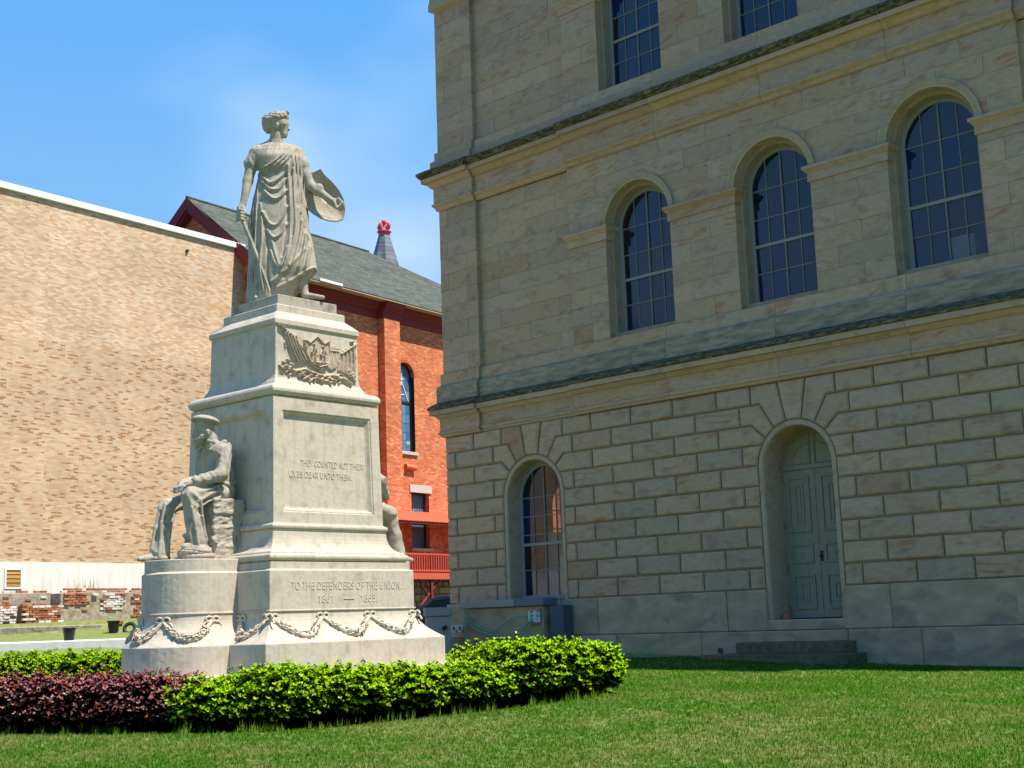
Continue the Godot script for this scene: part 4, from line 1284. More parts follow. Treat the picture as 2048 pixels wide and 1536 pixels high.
	hl.bone(lp(872, 730, 52), lp(905, 752, 68), 0.042, 0.046); hl.bone(lp(905, 748, 68), lp(928, 752, 72), 0.044, 0.042)
	for i in 4:
		hl.bone(lp(925 + i * 5, 735 + i * 11, 96 - i * 7), lp(950 + i * 3, 760 + i * 10, 96 - i * 6), 0.02, 0.019); hl.bone(lp(950 + i * 3, 760 + i * 10, 96 - i * 6), lp(925 + i * 3, 790 + i * 6, 100 - i * 7), 0.019, 0.016)
	hl.bone(lp(898, 760, 100), lp(912, 800, 108), 0.022, 0.018)
	nets(b, func(p: Vector3) -> float: return hl.dist(p), lp(845, 850, 10), lp(990, 690, 150), 0.0085)
	part("figure", b, M.figure, st)
	# sword
	b = MB.new()
	b.tube(PackedVector3Array([lp(262, 800, 100), lp(288, 885, 105)]), [0.022, 0.02], 8)
	b.tube(PackedVector3Array([lp(240, 895, 100), lp(280, 880, 108), lp(310, 868, 110)]), [0.016, 0.02, 0.016], 6)
	var blade := []
	for k in 3:
		var o: Vector3 = [lp(288, 885, 108), lp(400, 1180, 150), lp(466, 1372, 190)][k]
		o.y = maxf(o.y, 0.02)
		var wd: float = [0.026, 0.024, 0.012][k]
		blade.append(PackedVector3Array([o + Vector3(-wd, -wd * 0.3, 0), o + Vector3(0, 0, 0.013), o + Vector3(wd, wd * 0.3, 0), o + Vector3(0, 0, -0.013)]))
	blade.reverse()
	b.loft(blade, true, true, true)
	part("sword", b, M.figure, st)
	# shield on the left arm: a dished heater shape
	var ol := [[810, 505], [840, 545], [890, 585], [935, 635], [965, 690], [978, 750], [972, 800], [962, 828], [930, 845], [870, 850], [810, 838], [755, 810], [705, 768], [690, 700], [698, 620], [735, 545], [770, 530]]
	var c2 := Vector2(lx(840), ly(690))
	var rf := []; var rk := []
	for q in 5:
		var s := q / 4.0
		var a := PackedVector3Array(); var e := PackedVector3Array()
		for p in ol:
			var v := Vector2(lx(p[0]), ly(p[1])) - c2
			var f := c2 + v * s
			var dish := -0.075 * (1.0 - s * s)
			var z := -0.035 - 0.30 * (f.x - c2.x) + dish
			a.append(Vector3(f.x, f.y, z + (0.022 if q == 4 else 0.0))); e.append(Vector3(f.x, f.y, z - 0.03))
		rf.append(a); rk.append(e)
	b = MB.new()
	for r in rf: r.reverse()
	for r in rk: r.reverse()
	rf.reverse()
	b.loft(rf + rk.slice(0, 0), true, false, false, true)
	b.loft(rk, true, false, false, true)
	b.loft([rk[4], rf[0]], true)
	part("shield", b, M.figure, st)

func build_seated(T: Transform3D, side: float) -> void:
	var sailor := side < 0.0
	var R := T * Transform3D(Basis(Vector3.UP, 0.0 if sailor else PI), Vector3(0, 0.809 + MV, 0))
	var st := thing("sailor_statue" if sailor else "soldier_statue", "seated bearded sailor statue in flat cap resting on a stone block, foot on coiled rope" if sailor else "seated stone soldier statue on far side of pedestal, mostly hidden, arm and leg showing", "statue", R)
	var P := func(f: float, s: float, v: float) -> Vector3: return Vector3(-(0.95 + f), v - 0.81, s)
	var bn := Bones.new(); bn.k = 0.055
	bn.bone(P.call(0.06, 0.08, 1.60), P.call(0.06, -0.08, 1.60), 0.155, 0.155)
	bn.bone(P.call(0.05, 0.06, 1.66), P.call(0.12, 0.075, 2.0), 0.14, 0.14); bn.bone(P.call(0.05, -0.06, 1.66), P.call(0.12, -0.075, 2.0), 0.14, 0.14)
	bn.bone(P.call(0.13, 0.17, 2.09), P.call(0.13, -0.14, 2.09), 0.09, 0.09)
	bn.bone(P.call(0.13, 0.0, 2.14), P.call(0.20, 0.0, 2.24), 0.085, 0.075)
	# near leg, drawn up on the rope; far leg stretched
	bn.bone(P.call(0.10, 0.12, 1.60), P.call(0.55, 0.15, 1.545), 0.128, 0.096); bn.bone(P.call(0.55, 0.15, 1.53), P.call(0.50, 0.15, 1.25), 0.092, 0.088); bn.bone(P.call(0.50, 0.15, 1.25), P.call(0.44, 0.15, 1.03), 0.095, 0.115)
	bn.bone(P.call(0.10, -0.12, 1.60), P.call(0.63, -0.19, 1.44), 0.128, 0.094); bn.bone(P.call(0.63, -0.19, 1.42), P.call(0.69, -0.19, 1.15), 0.088, 0.086); bn.bone(P.call(0.69, -0.19, 1.15), P.call(0.73, -0.19, 0.90), 0.092, 0.12)
	# arms
	bn.bone(P.call(0.13, 0.23, 2.06), P.call(0.21, 0.28, 1.80), 0.085, 0.074); bn.bone(P.call(0.21, 0.28, 1.79), P.call(0.50, 0.18, 1.71), 0.074, 0.055)
	if sailor:
		bn.bone(P.call(0.13, -0.18, 2.06), P.call(0.13, -0.19, 1.81), 0.085, 0.072); bn.bone(P.call(0.13, -0.19, 1.80), P.call(0.54, -0.02, 1.69), 0.072, 0.054)
	else:
		bn.bone(P.call(0.14, -0.22, 2.08), P.call(0.34, -0.31, 1.84), 0.095, 0.085); bn.bone(P.call(0.34, -0.31, 1.83), P.call(0.57, -0.18, 1.66), 0.082, 0.056)
	var feet := Bones.new(); feet.k = 0.03
	feet.bone(P.call(0.42, 0.15, 0.985), P.call(0.62, 0.16, 0.955), 0.055, 0.042)
	feet.bone(P.call(0.76, -0.19, 0.865), P.call(0.98, -0.20, 0.835), 0.052, 0.032)
	# sailor's collar and jumper hem
	var col := Bones.new(); col.k = 0.02
	col.bone(P.call(0.02, 0.16, 2.17), P.call(-0.04, 0.17, 2.05), 0.03, 0.022); col.bone(P.call(0.02, -0.16, 2.17), P.call(-0.04, -0.17, 2.05), 0.03, 0.022); col.bone(P.call(-0.02, 0.1, 2.10), P.call(-0.02, -0.1, 2.10), 0.045, 0.045)
	col.bone(P.call(0.10, 0.19, 2.19), P.call(0.24, 0.10, 2.10), 0.035, 0.02); col.bone(P.call(0.10, -0.19, 2.19), P.call(0.24, -0.10, 2.10), 0.035, 0.02)
	for i in 10: # rolled collar round the neck
		var c0 := TAU * i / 10.0; var c1 := TAU * (i + 1) / 10.0
		col.bone(P.call(0.155 + 0.085 * cos(c0), 0.10 * sin(c0), 2.185 + 0.03 * cos(c0)), P.call(0.155 + 0.085 * cos(c1), 0.10 * sin(c1), 2.185 + 0.03 * cos(c1)), 0.036, 0.036)
	for i in 8:
		var a0 := TAU * i / 8.0; var a1 := TAU * (i + 1) / 8.0
		col.bone(P.call(0.05 + 0.165 * cos(a0), 0.215 * sin(a0), 1.71 + 0.02 * sin(i * 2.3)), P.call(0.05 + 0.165 * cos(a1), 0.215 * sin(a1), 1.71 + 0.02 * sin((i + 1) * 2.3)), 0.022, 0.022)
	# creases of jumper and bell-bottomed trousers
	var cr := Bones.new(); cr.k = 0.012
	var crease := func(pts: Array, r: float) -> void:
		for i in pts.size() - 1: cr.bone(P.call(pts[i][0], pts[i][1], pts[i][2]), P.call(pts[i + 1][0], pts[i + 1][1], pts[i + 1][2]), r, r * 0.7)
	crease.call([[0.60, 0.19, 1.62], [0.585, 0.235, 1.40], [0.53, 0.245, 1.15], [0.50, 0.25, 0.95]], 0.020) # near shin
	crease.call([[0.645, 0.15, 1.56], [0.60, 0.13, 1.35], [0.575, 0.18, 1.15], [0.545, 0.20, 0.96]], 0.020)
	crease.call([[0.47, 0.25, 1.50], [0.45, 0.255, 1.30], [0.40, 0.25, 1.08]], 0.018)
	crease.call([[0.50, 0.23, 1.44], [0.56, 0.235, 1.30], [0.59, 0.19, 1.10]], 0.014)
	crease.call([[0.16, 0.25, 1.64], [0.34, 0.265, 1.56], [0.50, 0.24, 1.47]], 0.018) # near thigh
	crease.call([[0.14, 0.235, 1.70], [0.30, 0.25, 1.63], [0.46, 0.235, 1.585]], 0.016)
	crease.call([[0.20, 0.24, 1.53], [0.36, 0.255, 1.48], [0.46, 0.245, 1.42]], 0.016)
	crease.call([[0.70, -0.12, 1.46], [0.755, -0.11, 1.25], [0.77, -0.10, 1.02], [0.80, -0.08, 0.86]], 0.020) # far shin
	crease.call([[0.72, -0.19, 1.44], [0.785, -0.19, 1.20], [0.84, -0.20, 0.90]], 0.020)
	crease.call([[0.58, -0.12, 1.36], [0.64, -0.10, 1.18], [0.67, -0.09, 0.92]], 0.018)
	crease.call([[0.40, -0.05, 1.60], [0.56, -0.09, 1.52], [0.68, -0.14, 1.47]], 0.016)
	crease.call([[0.36, -0.02, 1.53], [0.52, -0.08, 1.44], [0.62, -0.11, 1.37]], 0.016)
	crease.call([[0.12, 0.295, 2.06], [0.17, 0.325, 1.92], [0.22, 0.335, 1.79]], 0.020) # near sleeve
	crease.call([[0.185, 0.265, 2.06], [0.235, 0.295, 1.90], [0.265, 0.305, 1.78]], 0.018)
	crease.call([[0.075, 0.275, 2.02], [0.12, 0.31, 1.88], [0.16, 0.325, 1.77]], 0.016)
	for i in 5: # gathered cuff and elbow rucks
		var f: float = 0.27 + 0.055 * i
		crease.call([[f + 0.02, 0.30 - 0.028 * i, 1.815 - 0.010 * i], [f + 0.005, 0.325 - 0.028 * i, 1.775 - 0.008 * i], [f - 0.02, 0.30 - 0.024 * i, 1.725 - 0.006 * i]], 0.013)
	for i in 3: # jumper front and side
		crease.call([[0.225 - 0.02 * i, 0.05 + 0.055 * i, 2.04], [0.205 - 0.025 * i, 0.06 + 0.05 * i, 1.90], [0.18 - 0.03 * i, 0.08 + 0.05 * i, 1.74]], 0.020)
	crease.call([[0.0, 0.13, 2.02], [-0.045, 0.14, 1.86], [-0.05, 0.15, 1.72]], 0.020)
	crease.call([[0.05, 0.19, 1.98], [0.03, 0.195, 1.86], [0.05, 0.20, 1.74]], 0.020)
	# trouser hems
	for i in 10:
		var a0 := TAU * i / 10.0; var a1 := TAU * (i + 1) / 10.0
		cr.bone(P.call(0.44 + 0.118 * cos(a0), 0.15 + 0.118 * sin(a0), 0.955), P.call(0.44 + 0.118 * cos(a1), 0.15 + 0.118 * sin(a1), 0.955), 0.014, 0.014)
		cr.bone(P.call(0.735 + 0.122 * cos(a0), -0.19 + 0.122 * sin(a0), 0.845), P.call(0.735 + 0.122 * cos(a1), -0.19 + 0.122 * sin(a1), 0.845), 0.014, 0.014)
	var wr := noise(4.4, 15 if sailor else 19, 1); var wr2 := noise(3.0, 18, 2)
	var flap: Vector3 = P.call(0.015, 0.0, 2.14)
	var body := func(p: Vector3) -> float:
		var d := bn.dist(p)
		if absf(d) < 0.08:
			var k := wr.get_noise_3d(p.x * 0.9 + p.y * 0.7, p.y * 0.55 - p.x * 0.4, p.z * 1.1)
			d -= 0.016 * (0.5 - absf(k) * 2.4) * (0.6 + wr2.get_noise_3d(p.x, p.y, p.z))
		if absf(d) < 0.09: d = smin(d, cr.dist(p), 0.022)
		if p.y < 1.30 and p.y > 0.85: d = smin(d, col.dist(p), 0.012)
		elif p.y >= 1.1: d = smin(d, col.dist(p), 0.012)
		if sailor and p.y > 1.1: # square flap of the collar lying on the back
			var e: Vector3 = p - flap
			var along := e.x * 0.83 - e.y * 0.55
			var q := Vector3(absf(along) - 0.105, absf(e.y * 0.83 + e.x * 0.55 + 0.35 * e.z * e.z) - 0.010, absf(e.z) - 0.185)
			d = minf(d, Vector3(maxf(q.x, 0), maxf(q.y, 0), maxf(q.z, 0)).length() + minf(maxf(q.x, maxf(q.y, q.z)), 0.0) - 0.008)
		d = smin(d, feet.dist(p), 0.012)
		return maxf(d, -p.y)
	var b := MB.new()
	nets(b, body, Vector3(-2.05, -0.02, -0.48), Vector3(-0.72, 1.48, 0.48), 0.0125)
	# the head turns a little towards the shoulder
	var Q := func(f: float, sd: float, v: float) -> Vector3:
		var df := f - 0.24
		return P.call(0.24 + df * 0.85 + sd * 0.5, -df * 0.52 + sd * 0.86, v)
	var hd := Bones.new(); hd.k = 0.022
	hd.bone(Q.call(0.24, 0, 2.335), Q.call(0.25, 0, 2.34), 0.108, 0.108)
	hd.bone(Q.call(0.30, 0, 2.30), Q.call(0.31, 0, 2.235), 0.072, 0.055)
	hd.bone(Q.call(0.17, 0, 2.24), Q.call(0.15, 0, 2.14), 0.078, 0.085)
	hd.bone(Q.call(0.352, 0, 2.315), Q.call(0.375, 0, 2.275), 0.014, 0.02)
	hd.bone(Q.call(0.345, 0.035, 2.335), Q.call(0.345, -0.035, 2.335), 0.022, 0.022)
	hd.bone(Q.call(0.22, 0.105, 2.32), Q.call(0.215, 0.108, 2.285), 0.022, 0.016); hd.bone(Q.call(0.22, -0.105, 2.32), Q.call(0.215, -0.108, 2.285), 0.022, 0.016)
	var bd := Bones.new(); bd.k = 0.02
	bd.bone(Q.call(0.325, 0.04, 2.235), Q.call(0.335, 0.02, 2.16), 0.05, 0.03); bd.bone(Q.call(0.325, -0.04, 2.235), Q.call(0.335, -0.02, 2.16), 0.05, 0.03); bd.bone(Q.call(0.28, 0.08, 2.27), Q.call(0.30, 0.06, 2.21), 0.035, 0.035)
	var hc: Vector3 = P.call(0.235, 0.0, 2.45)
	var hn := noise(24.0, 8, 2)
	var head := func(p: Vector3) -> float:
		var d := hd.dist(p)
		var q := bd.dist(p)
		if absf(q) < 0.05: q -= 0.016 * hn.get_noise_3d(p.x, p.y * 0.6, p.z)
		if absf(d) < 0.03 and p.y > 1.52 and p.x > -1.15: d -= 0.012 * hn.get_noise_3d(p.x, p.y, p.z)
		d = smin(d, q, 0.015)
		if sailor: # flat round cap
			var e := p - hc - Vector3(0, -0.14 * (p.x - hc.x), 0)
			var h := (Vector3(e.x / 0.165, e.y / (0.07 if e.y > 0.0 else 0.035), e.z / 0.165).length() - 1.0) * 0.05
			var band := maxf(Vector2(e.x + 0.01, e.z).length() - 0.113, absf(e.y + 0.05) - 0.03)
			d = minf(d, minf(h, band))
		else:
			var e := p - hc + Vector3(0, 0.01, 0)
			d = minf(d, maxf(Vector2(e.x + 0.02, e.z).length() - 0.105 + e.y * 0.2, absf(e.y) - 0.055))
			d = minf(d, maxf(Vector2((e.x + 0.1) * 0.8, e.z).length() - 0.085, absf(e.y + 0.05) - 0.010))
		return d
	nets(b, head, P.call(0.48, -0.21, 2.10), P.call(0.03, 0.21, 2.56), 0.0095)
	var hands := Bones.new(); hands.k = 0.010
	hands.bone(P.call(0.50, 0.175, 1.705), P.call(0.575, 0.14, 1.675), 0.04, 0.038); hands.bone(P.call(0.54, -0.02, 1.69), P.call(0.60, 0.03, 1.66), 0.04, 0.038)
	for i in 4:
		var o := i * 0.021
		hands.bone(P.call(0.575 + o * 0.3, 0.165 - o, 1.68), P.call(0.635 + o * 0.2, 0.15 - o, 1.645), 0.0155, 0.0145); hands.bone(P.call(0.635 + o * 0.2, 0.15 - o, 1.645), P.call(0.66 - (0.012 if i == 3 else 0.0), 0.14 - o, 1.595), 0.0145, 0.012)
		hands.bone(P.call(0.60, 0.06 - o, 1.67), P.call(0.655, 0.065 - o, 1.635), 0.0155, 0.0145); hands.bone(P.call(0.655, 0.065 - o, 1.635), P.call(0.67, 0.07 - o, 1.585), 0.0145, 0.012)
	hands.bone(P.call(0.545, 0.13, 1.68), P.call(0.59, 0.09, 1.645), 0.018, 0.014); hands.bone(P.call(0.57, 0.06, 1.68), P.call(0.615, 0.09, 1.65), 0.018, 0.014)
	nets(b, func(p: Vector3) -> float: return hands.dist(p), P.call(0.72, -0.09, 1.55), P.call(0.45, 0.25, 1.77), 0.0075)
	part("figure", b, M.figure, st)
	# block he sits on: rough ledges of stone
	var ro := noise(5.0, 33, 4)
	var ledges := []
	rng.seed = 81
	var y := 0.0
	for hgt in [0.17, 0.10, 0.12, 0.14, 0.12, 0.05]:
		ledges.append([y, y + hgt, rng.randf_range(-0.02, 0.025), rng.randf_range(-0.015, 0.015)])
		y += hgt
	var rock := func(p: Vector3) -> float:
		var d := 1e6
		for e in ledges:
			var q := Vector3(absf(p.x + 1.04) - 0.215 - e[2], absf(p.y - (e[0] + e[1]) * 0.5) - (e[1] - e[0]) * 0.5 + 0.004, absf(p.z) - 0.265 - e[3])
			var o := Vector3(maxf(q.x, 0), maxf(q.y, 0), maxf(q.z, 0)).length() + minf(maxf(q.x, maxf(q.y, q.z)), 0.0) - 0.012
			d = minf(d, o)
		if absf(d) < 0.06: d -= 0.022 * ro.get_noise_3d(p.x * 1.3, p.y * 3.0, p.z * 1.3)
		return d
	b = MB.new()
	nets(b, rock, Vector3(-1.34, -0.03, -0.34), Vector3(-0.74, 0.76, 0.34), 0.016)
	part("rock_seat", b, M.figure, st)
	if sailor:
		b = MB.new()
		var pts := PackedVector3Array(); var rad := PackedFloat32Array()
		for i in 260:
			var a := TAU * i / 58.0
			var lift := 0.03 + 0.098 * i / 260.0
			var rr := 0.185 - 0.035 * i / 260.0 + 0.012 * sin(a * 1.3)
			pts.append(P.call(0.47, 0.15, 0.81) + Vector3(rr * cos(a), lift + 0.008 * sin(a * 2.1), rr * 1.02 * sin(a))); rad.append(0.026 + 0.004 * sin(i * 2.1))
		b.tube(pts, rad, 7)
		pts = PackedVector3Array(); rad = PackedFloat32Array()
		for i in 40:
			var t := i / 39.0
			pts.append(P.call(0.32 - 0.02 * t, 0.22 + 0.10 * sin(t * PI), 0.84 + 0.17 * sin(t * PI))); rad.append(0.024 + 0.004 * sin(i * 2.1))
		b.tube(pts, rad, 7)
		part("rope_coil", b, M.figure, st)

# ---------------------------------------------------------------- ground
func ss(a: float, b: float, x: float) -> float:
	var t := clampf((x - a) / (b - a), 0.0, 1.0)
	return t * t * (3.0 - 2.0 * t)

func ground_v(x: float, z: float) -> float:
	var k := [[-20.0, -1.7], [2.0, -1.48], [11.0, -1.14], [14.0, -1.02], [17.0, -0.96], [24.0, -0.93], [36.0, -0.8], [48.0, -0.55], [200.0, -0.4]]
	var v: float = k[0][1]
	for i in k.size() - 1:
		if z >= k[i][0]: v = lerpf(k[i][1], k[i + 1][1], clampf((z - k[i][0]) / (k[i + 1][0] - k[i][0]), 0.0, 1.0))
	v -= 0.14 * ss(2.0, 9.0, x)
	v += ss(17.0, 34.0, z) * ss(-4.0, -9.5, x) * (0.74 + 0.07 * ss(33.0, 36.9, z) + 0.31 * ss(37.0, 37.9, z))
	var d := Vector2(x + 1.668, z - 33.0) # rise towards the courthouse wall
	var off := d.dot(Vector2(-0.69309, -0.72085)); var along := d.dot(Vector2(0.72085, -0.69309))
	v += 0.13 * ss(4.5, 0.2, off) * (1.0 - ss(4.5, 10.5, along)) * ss(-3.0, 0.0, along)
	return v + 0.02 * sin(x * 0.7 + z * 0.4) * ss(-1.0, 3.0, z) * (1.0 - ss(30.0, 34.0, z))

func build_ground() -> void:
	var xs := [-150.0, -90.0, -60.0, -40.0, -30.0]
	for i in 61: xs.append(-24.0 + i * 0.75)
	xs.append_array([26.0, 35.0, 55.0, 90.0, 150.0])
	var zs := [-40.0, -20.0, -8.0, 0.0]
	for i in 56: zs.append(2.0 + i * 0.75)
	zs.append_array([46.0, 52.0, 60.0, 75.0, 100.0, 160.0, 300.0])
	var b := MB.new()
	var g := []
	for z in zs:
		var row := PackedVector3Array()
		for x in xs: row.append(W(x, ground_v(x, z), z))
		g.append(row)
	b.loft(g, false, false, false, true)
	for i in b.v.size(): b.t[i] = Vector2(b.v[i].x, b.v[i].z)
	ground_part("lawn", b, M.lawn)
	# paved drive behind the monument, and the car park beyond
	b = MB.new()
	var A := frame(-17.0, 28.6, -0.21, 0.985, 0.17)
	var r0 := []
	b.box(Vector3(0, -0.4, -4.6), Vector3(11.5, 0.12, 0.0), 0.02)
	var d := ground_part("pavement", b, M.pavement)
	d.transform = A
	b = MB.new()
	g = []
	for z in [40.0, 44.0, 48.0, 54.0, 66.0]:
		var row := PackedVector3Array()
		for x in [-7.5, -4.0, 0.0, 6.0, 20.0, 40.0]: row.append(W(x, ground_v(x, z) + 0.012, z))
		g.append(row)
	b.loft(g, false, false, false, true)
	ground_part("car_park_asphalt", b, M.asphalt)
	# bare soil under the shrubs
	b = MB.new()
	g = []
	var line := [[-8.2, 16.9], [-6.4, 14.95], [-5.0, 14.55], [-3.4, 14.2], [-2.5, 14.25], [-1.3, 15.05], [0.0, 16.05], [0.95, 16.9], [1.22, 17.5], [1.1, 18.4], [0.4, 19.6], [-2.0, 21.0], [-5.0, 21.3], [-7.6, 20.2], [-8.5, 18.4]]
	var c := Vector2(-2.85, 17.2)
	for s in [0.0, 0.4, 0.7, 0.88, 0.97, 1.0]:
		var row := PackedVector3Array()
		for i in line.size() + 1:
			var p := c.lerp(Vector2(line[i % line.size()][0], line[i % line.size()][1]), s)
			row.append(W(p.x, ground_v(p.x, p.y) + (0.03 if s < 1.0 else -0.01), p.y))
		row.reverse()
		g.append(row)
	g.reverse()
	b.loft(g, false, false, false, true)
	for i in b.v.size():
		b.t[i] = Vector2(b.v[i].x, b.v[i].z)
		if b.n[i].y < 0.0: b.n[i] = -b.n[i]
	ground_part("planting_bed_soil", b, M.soil)

# ---------------------------------------------------------------- tan brick theatre at the left
func build_theatre() -> void:
	var A := frame(-13.256, 46.0, -0.5, 0.59244, 0.80562)
	var th := thing("tan_brick_building", "large windowless tan brick building with white roof coping at the left", "building", A)
	var b := MB.new()
	b.uo = Vector2(3.0, 14.9)
	b.box(Vector3(-24.0, 2.84, -22.0), Vector3(5.49, 14.68, 0.0))
	part("brick_wall", b, M.tan, th)
	b = MB.new()
	b.box(Vector3(-24.0, -0.5, -21.9), Vector3(5.44, 2.835, 0.035))
	part("concrete_base", b, M.concrete, th)
	b = MB.new()
	b.box(Vector3(-24.1, 14.685, -0.35), Vector3(5.53, 14.90, 0.10), 0.01)
	part("roof_coping", b, M.coping, th)
	b = MB.new()
	b.box(Vector3(-24.0, 14.68, -22.0), Vector3(5.48, 14.75, -0.36))
	part("flat_roof", b, M.asphalt, th)
	b = MB.new()
	b.box(Vector3(-4.34, 2.0, 0.0), Vector3(-3.72, 2.05, 0.075)); b.box(Vector3(-4.34, 2.58, 0.0), Vector3(-3.72, 2.63, 0.075))
	b.box(Vector3(-4.34, 2.05, 0.0), Vector3(-4.28, 2.58, 0.074)); b.box(Vector3(-3.78, 2.05, 0.0), Vector3(-3.72, 2.58, 0.074))
	var ven := part("vent", b, M.coping, th)
	for i in 4:
		var s := MB.new()
		s.col = Color(0.42, 0.22, 0.06) * (0.8 + 0.12 * i)
		var y := 2.07 + i * 0.128
		s.quad(Vector3(-4.28, y, 0.06), Vector3(-3.78, y, 0.06), Vector3(-3.78, y + 0.10, 0.04), Vector3(-4.28, y + 0.10, 0.04))
		s.quad(Vector3(-4.28, y + 0.10, 0.04), Vector3(-3.78, y + 0.10, 0.04), Vector3(-3.78, y + 0.115, 0.037), Vector3(-4.28, y + 0.115, 0.037))
		part("slat", s, M.plain, ven)
	b = MB.new()
	b.tube(PackedVector3Array([Vector3(2.75, 14.12, -0.02), Vector3(2.75, 14.12, 0.07)]), 0.06, 8)
	part("drain_pipe", b, M.iron, th)
	build_ruin(A)

func build_ruin(A: Transform3D) -> void:
	rng.seed = 91
	var R := A * Transform3D(Basis(), Vector3(0, 0, 1.6))
	var ru := thing("ruined_wall", "low ruined wall of old brick and flaking plaster below the tan building", "wall", R)
	var b := MB.new()
	b.slab(PackedVector2Array([Vector2(-3.42, 0.2), Vector2(4.6, 0.2), Vector2(4.6, 1.80), Vector2(3.2, 1.86), Vector2(1.6, 1.80), Vector2(0.2, 1.88), Vector2(-1.1, 1.82), Vector2(-2.2, 1.86), Vector2(-3.42, 1.80)]), -0.7, 0.0, 0.015)
	part("plastered_wall", b, M.render, ru)
	b = MB.new()
	b.slab(PackedVector2Array([Vector2(-9, 0.2), Vector2(-3.43, 0.2), Vector2(-3.43, 1.84), Vector2(-9, 1.80)]), -0.75, -0.45, 0.015)
	part("plastered_wall", b, M.render, ru)
	var reds := [Color(0.34, 0.12, 0.06), Color(0.27, 0.10, 0.06), Color(0.40, 0.17, 0.08), Color(0.22, 0.12, 0.09)]
	var whites := [Color(0.62, 0.58, 0.55), Color(0.70, 0.66, 0.63), Color(0.55, 0.47, 0.42)]
	var meshes := {}
	var mk := func(c: Color) -> ArrayMesh:
		if not meshes.has(c):
			var q := MB.new()
			q.col = c
			q.box(Vector3(-0.10, 0.0, -0.05), Vector3(0.10, 0.062, 0.05), 0.006)
			meshes[c] = q.done()
		return meshes[c]
	var lay := func(u0: float, u1: float, v0: float, v1: float, z: float, white: float, gap: float, par: Node) -> void:
		var rows := int((v1 - v0) / 0.073)
		for r in rows:
			var n := int((u1 - u0) / 0.215)
			for k in n:
				if rng.randf() < gap: continue
				var c: Color = (whites if rng.randf() < white else reds)[rng.randi() % 3]
				part("brick", mk.call(c), M.plain, par, Transform3D(Basis(Vector3.UP, rng.randf_range(-0.05, 0.05)), Vector3(u0 + (k + (0.5 if r % 2 else 0.0) + 0.5) * 0.215, v0 + r * 0.073, z + rng.randf_range(-0.02, 0.02))))
	lay.call(-3.35, 4.4, 1.82, 1.97, -0.10, 0.15, 0.25, ru) # broken top courses
	lay.call(-7.0, -3.5, 1.84, 1.98, -0.52, 0.1, 0.3, ru)
	lay.call(-1.98, -0.95, 1.28, 1.73, 0.0, 0.92, 0.10, ru) # whitewashed patch
	lay.call(-3.32, -2.35, 1.45, 1.83, 0.0, 0.05, 0.12, ru)
	lay.call(-2.75, -2.35, 0.9, 1.45, 0.0, 0.1, 0.55, ru)
	lay.call(-0.8, 0.6, 1.05, 1.8, 0.0, 0.2, 0.45, ru)
	lay.call(-2.3, -1.0, 1.72, 1.84, 0.03, 0.1, 0.2, ru)
	lay.call(-6.5, -3.6, 1.3, 1.8, -0.46, 0.3, 0.72, ru)
	lay.call(-2.2, 0.8, 0.82, 0.9, 0.12, 0.2, 0.6, ru)
	# a stub of cross wall standing in front
	var C := A * Transform3D(Basis(), Vector3(0, 0, 2.3))
	var cu := thing("brick_stub", "low broken stub of red and white bricks in front of the ruined wall", "wall", C)
	b = MB.new(); b.col = Color(0.16, 0.08, 0.05)
	b.box(Vector3(-5.15, 0.2, -0.85), Vector3(-3.85, 1.42, -0.06))
	part("core", b, M.plain, cu)
	lay.call(-5.2, -3.72, 0.70, 1.44, -0.01, 0.35, 0.04, cu)
	lay.call(-5.1, -4.1, 1.42, 1.56, -0.25, 0.05, 0.3, cu)
	var D := A * Transform3D(Basis(), Vector3(0, 0, 1.95))
	var du := thing("white_brick_stub", "broken whitewashed brick wall end at the photo's left edge", "wall", D)
	b = MB.new(); b.col = Color(0.30, 0.26, 0.23)
	b.box(Vector3(-8.0, 0.2, -0.6), Vector3(-5.12, 1.40, -0.06))
	part("core", b, M.plain, du)
	lay.call(-7.0, -5.05, 0.70, 1.46, -0.01, 0.9, 0.06, du)
	# low kerb wall nearer the drive
	b = MB.new()
	b.box(Vector3(0, -0.4, -0.22), Vector3(4.6, 0.27, 0.0), 0.02)
	var kw := part("low_kerb_wall", b, M.render, self, frame(-15.85, 37.0, 0.02, 0.99, 0.12))
	tag(kw, "low long concrete kerb wall in the grass before the ruined wall", "wall")
	# loose bricks on the grass
	for q in [[-10.35, 38.2, 0.2], [-10.0, 38.35, -0.1], [-10.9, 37.6, 0.5]]:
		var o := part("loose_brick", mk.call(reds[1]), M.plain, self, Transform3D(Basis(Vector3.UP, q[2]).scaled(Vector3(1.6, 1.6, 1.6)), W(q[0], ground_v(q[0], q[1]) - 0.01, q[1])))
		tag(o, ["loose red brick in the grass, rightmost of three", "loose red brick in the grass, middle of three", "loose red brick in the grass beside the black planter pot"][[-10.0, -10.35, -10.9].find(q[0])], "brick", "loose bricks by the ruin")

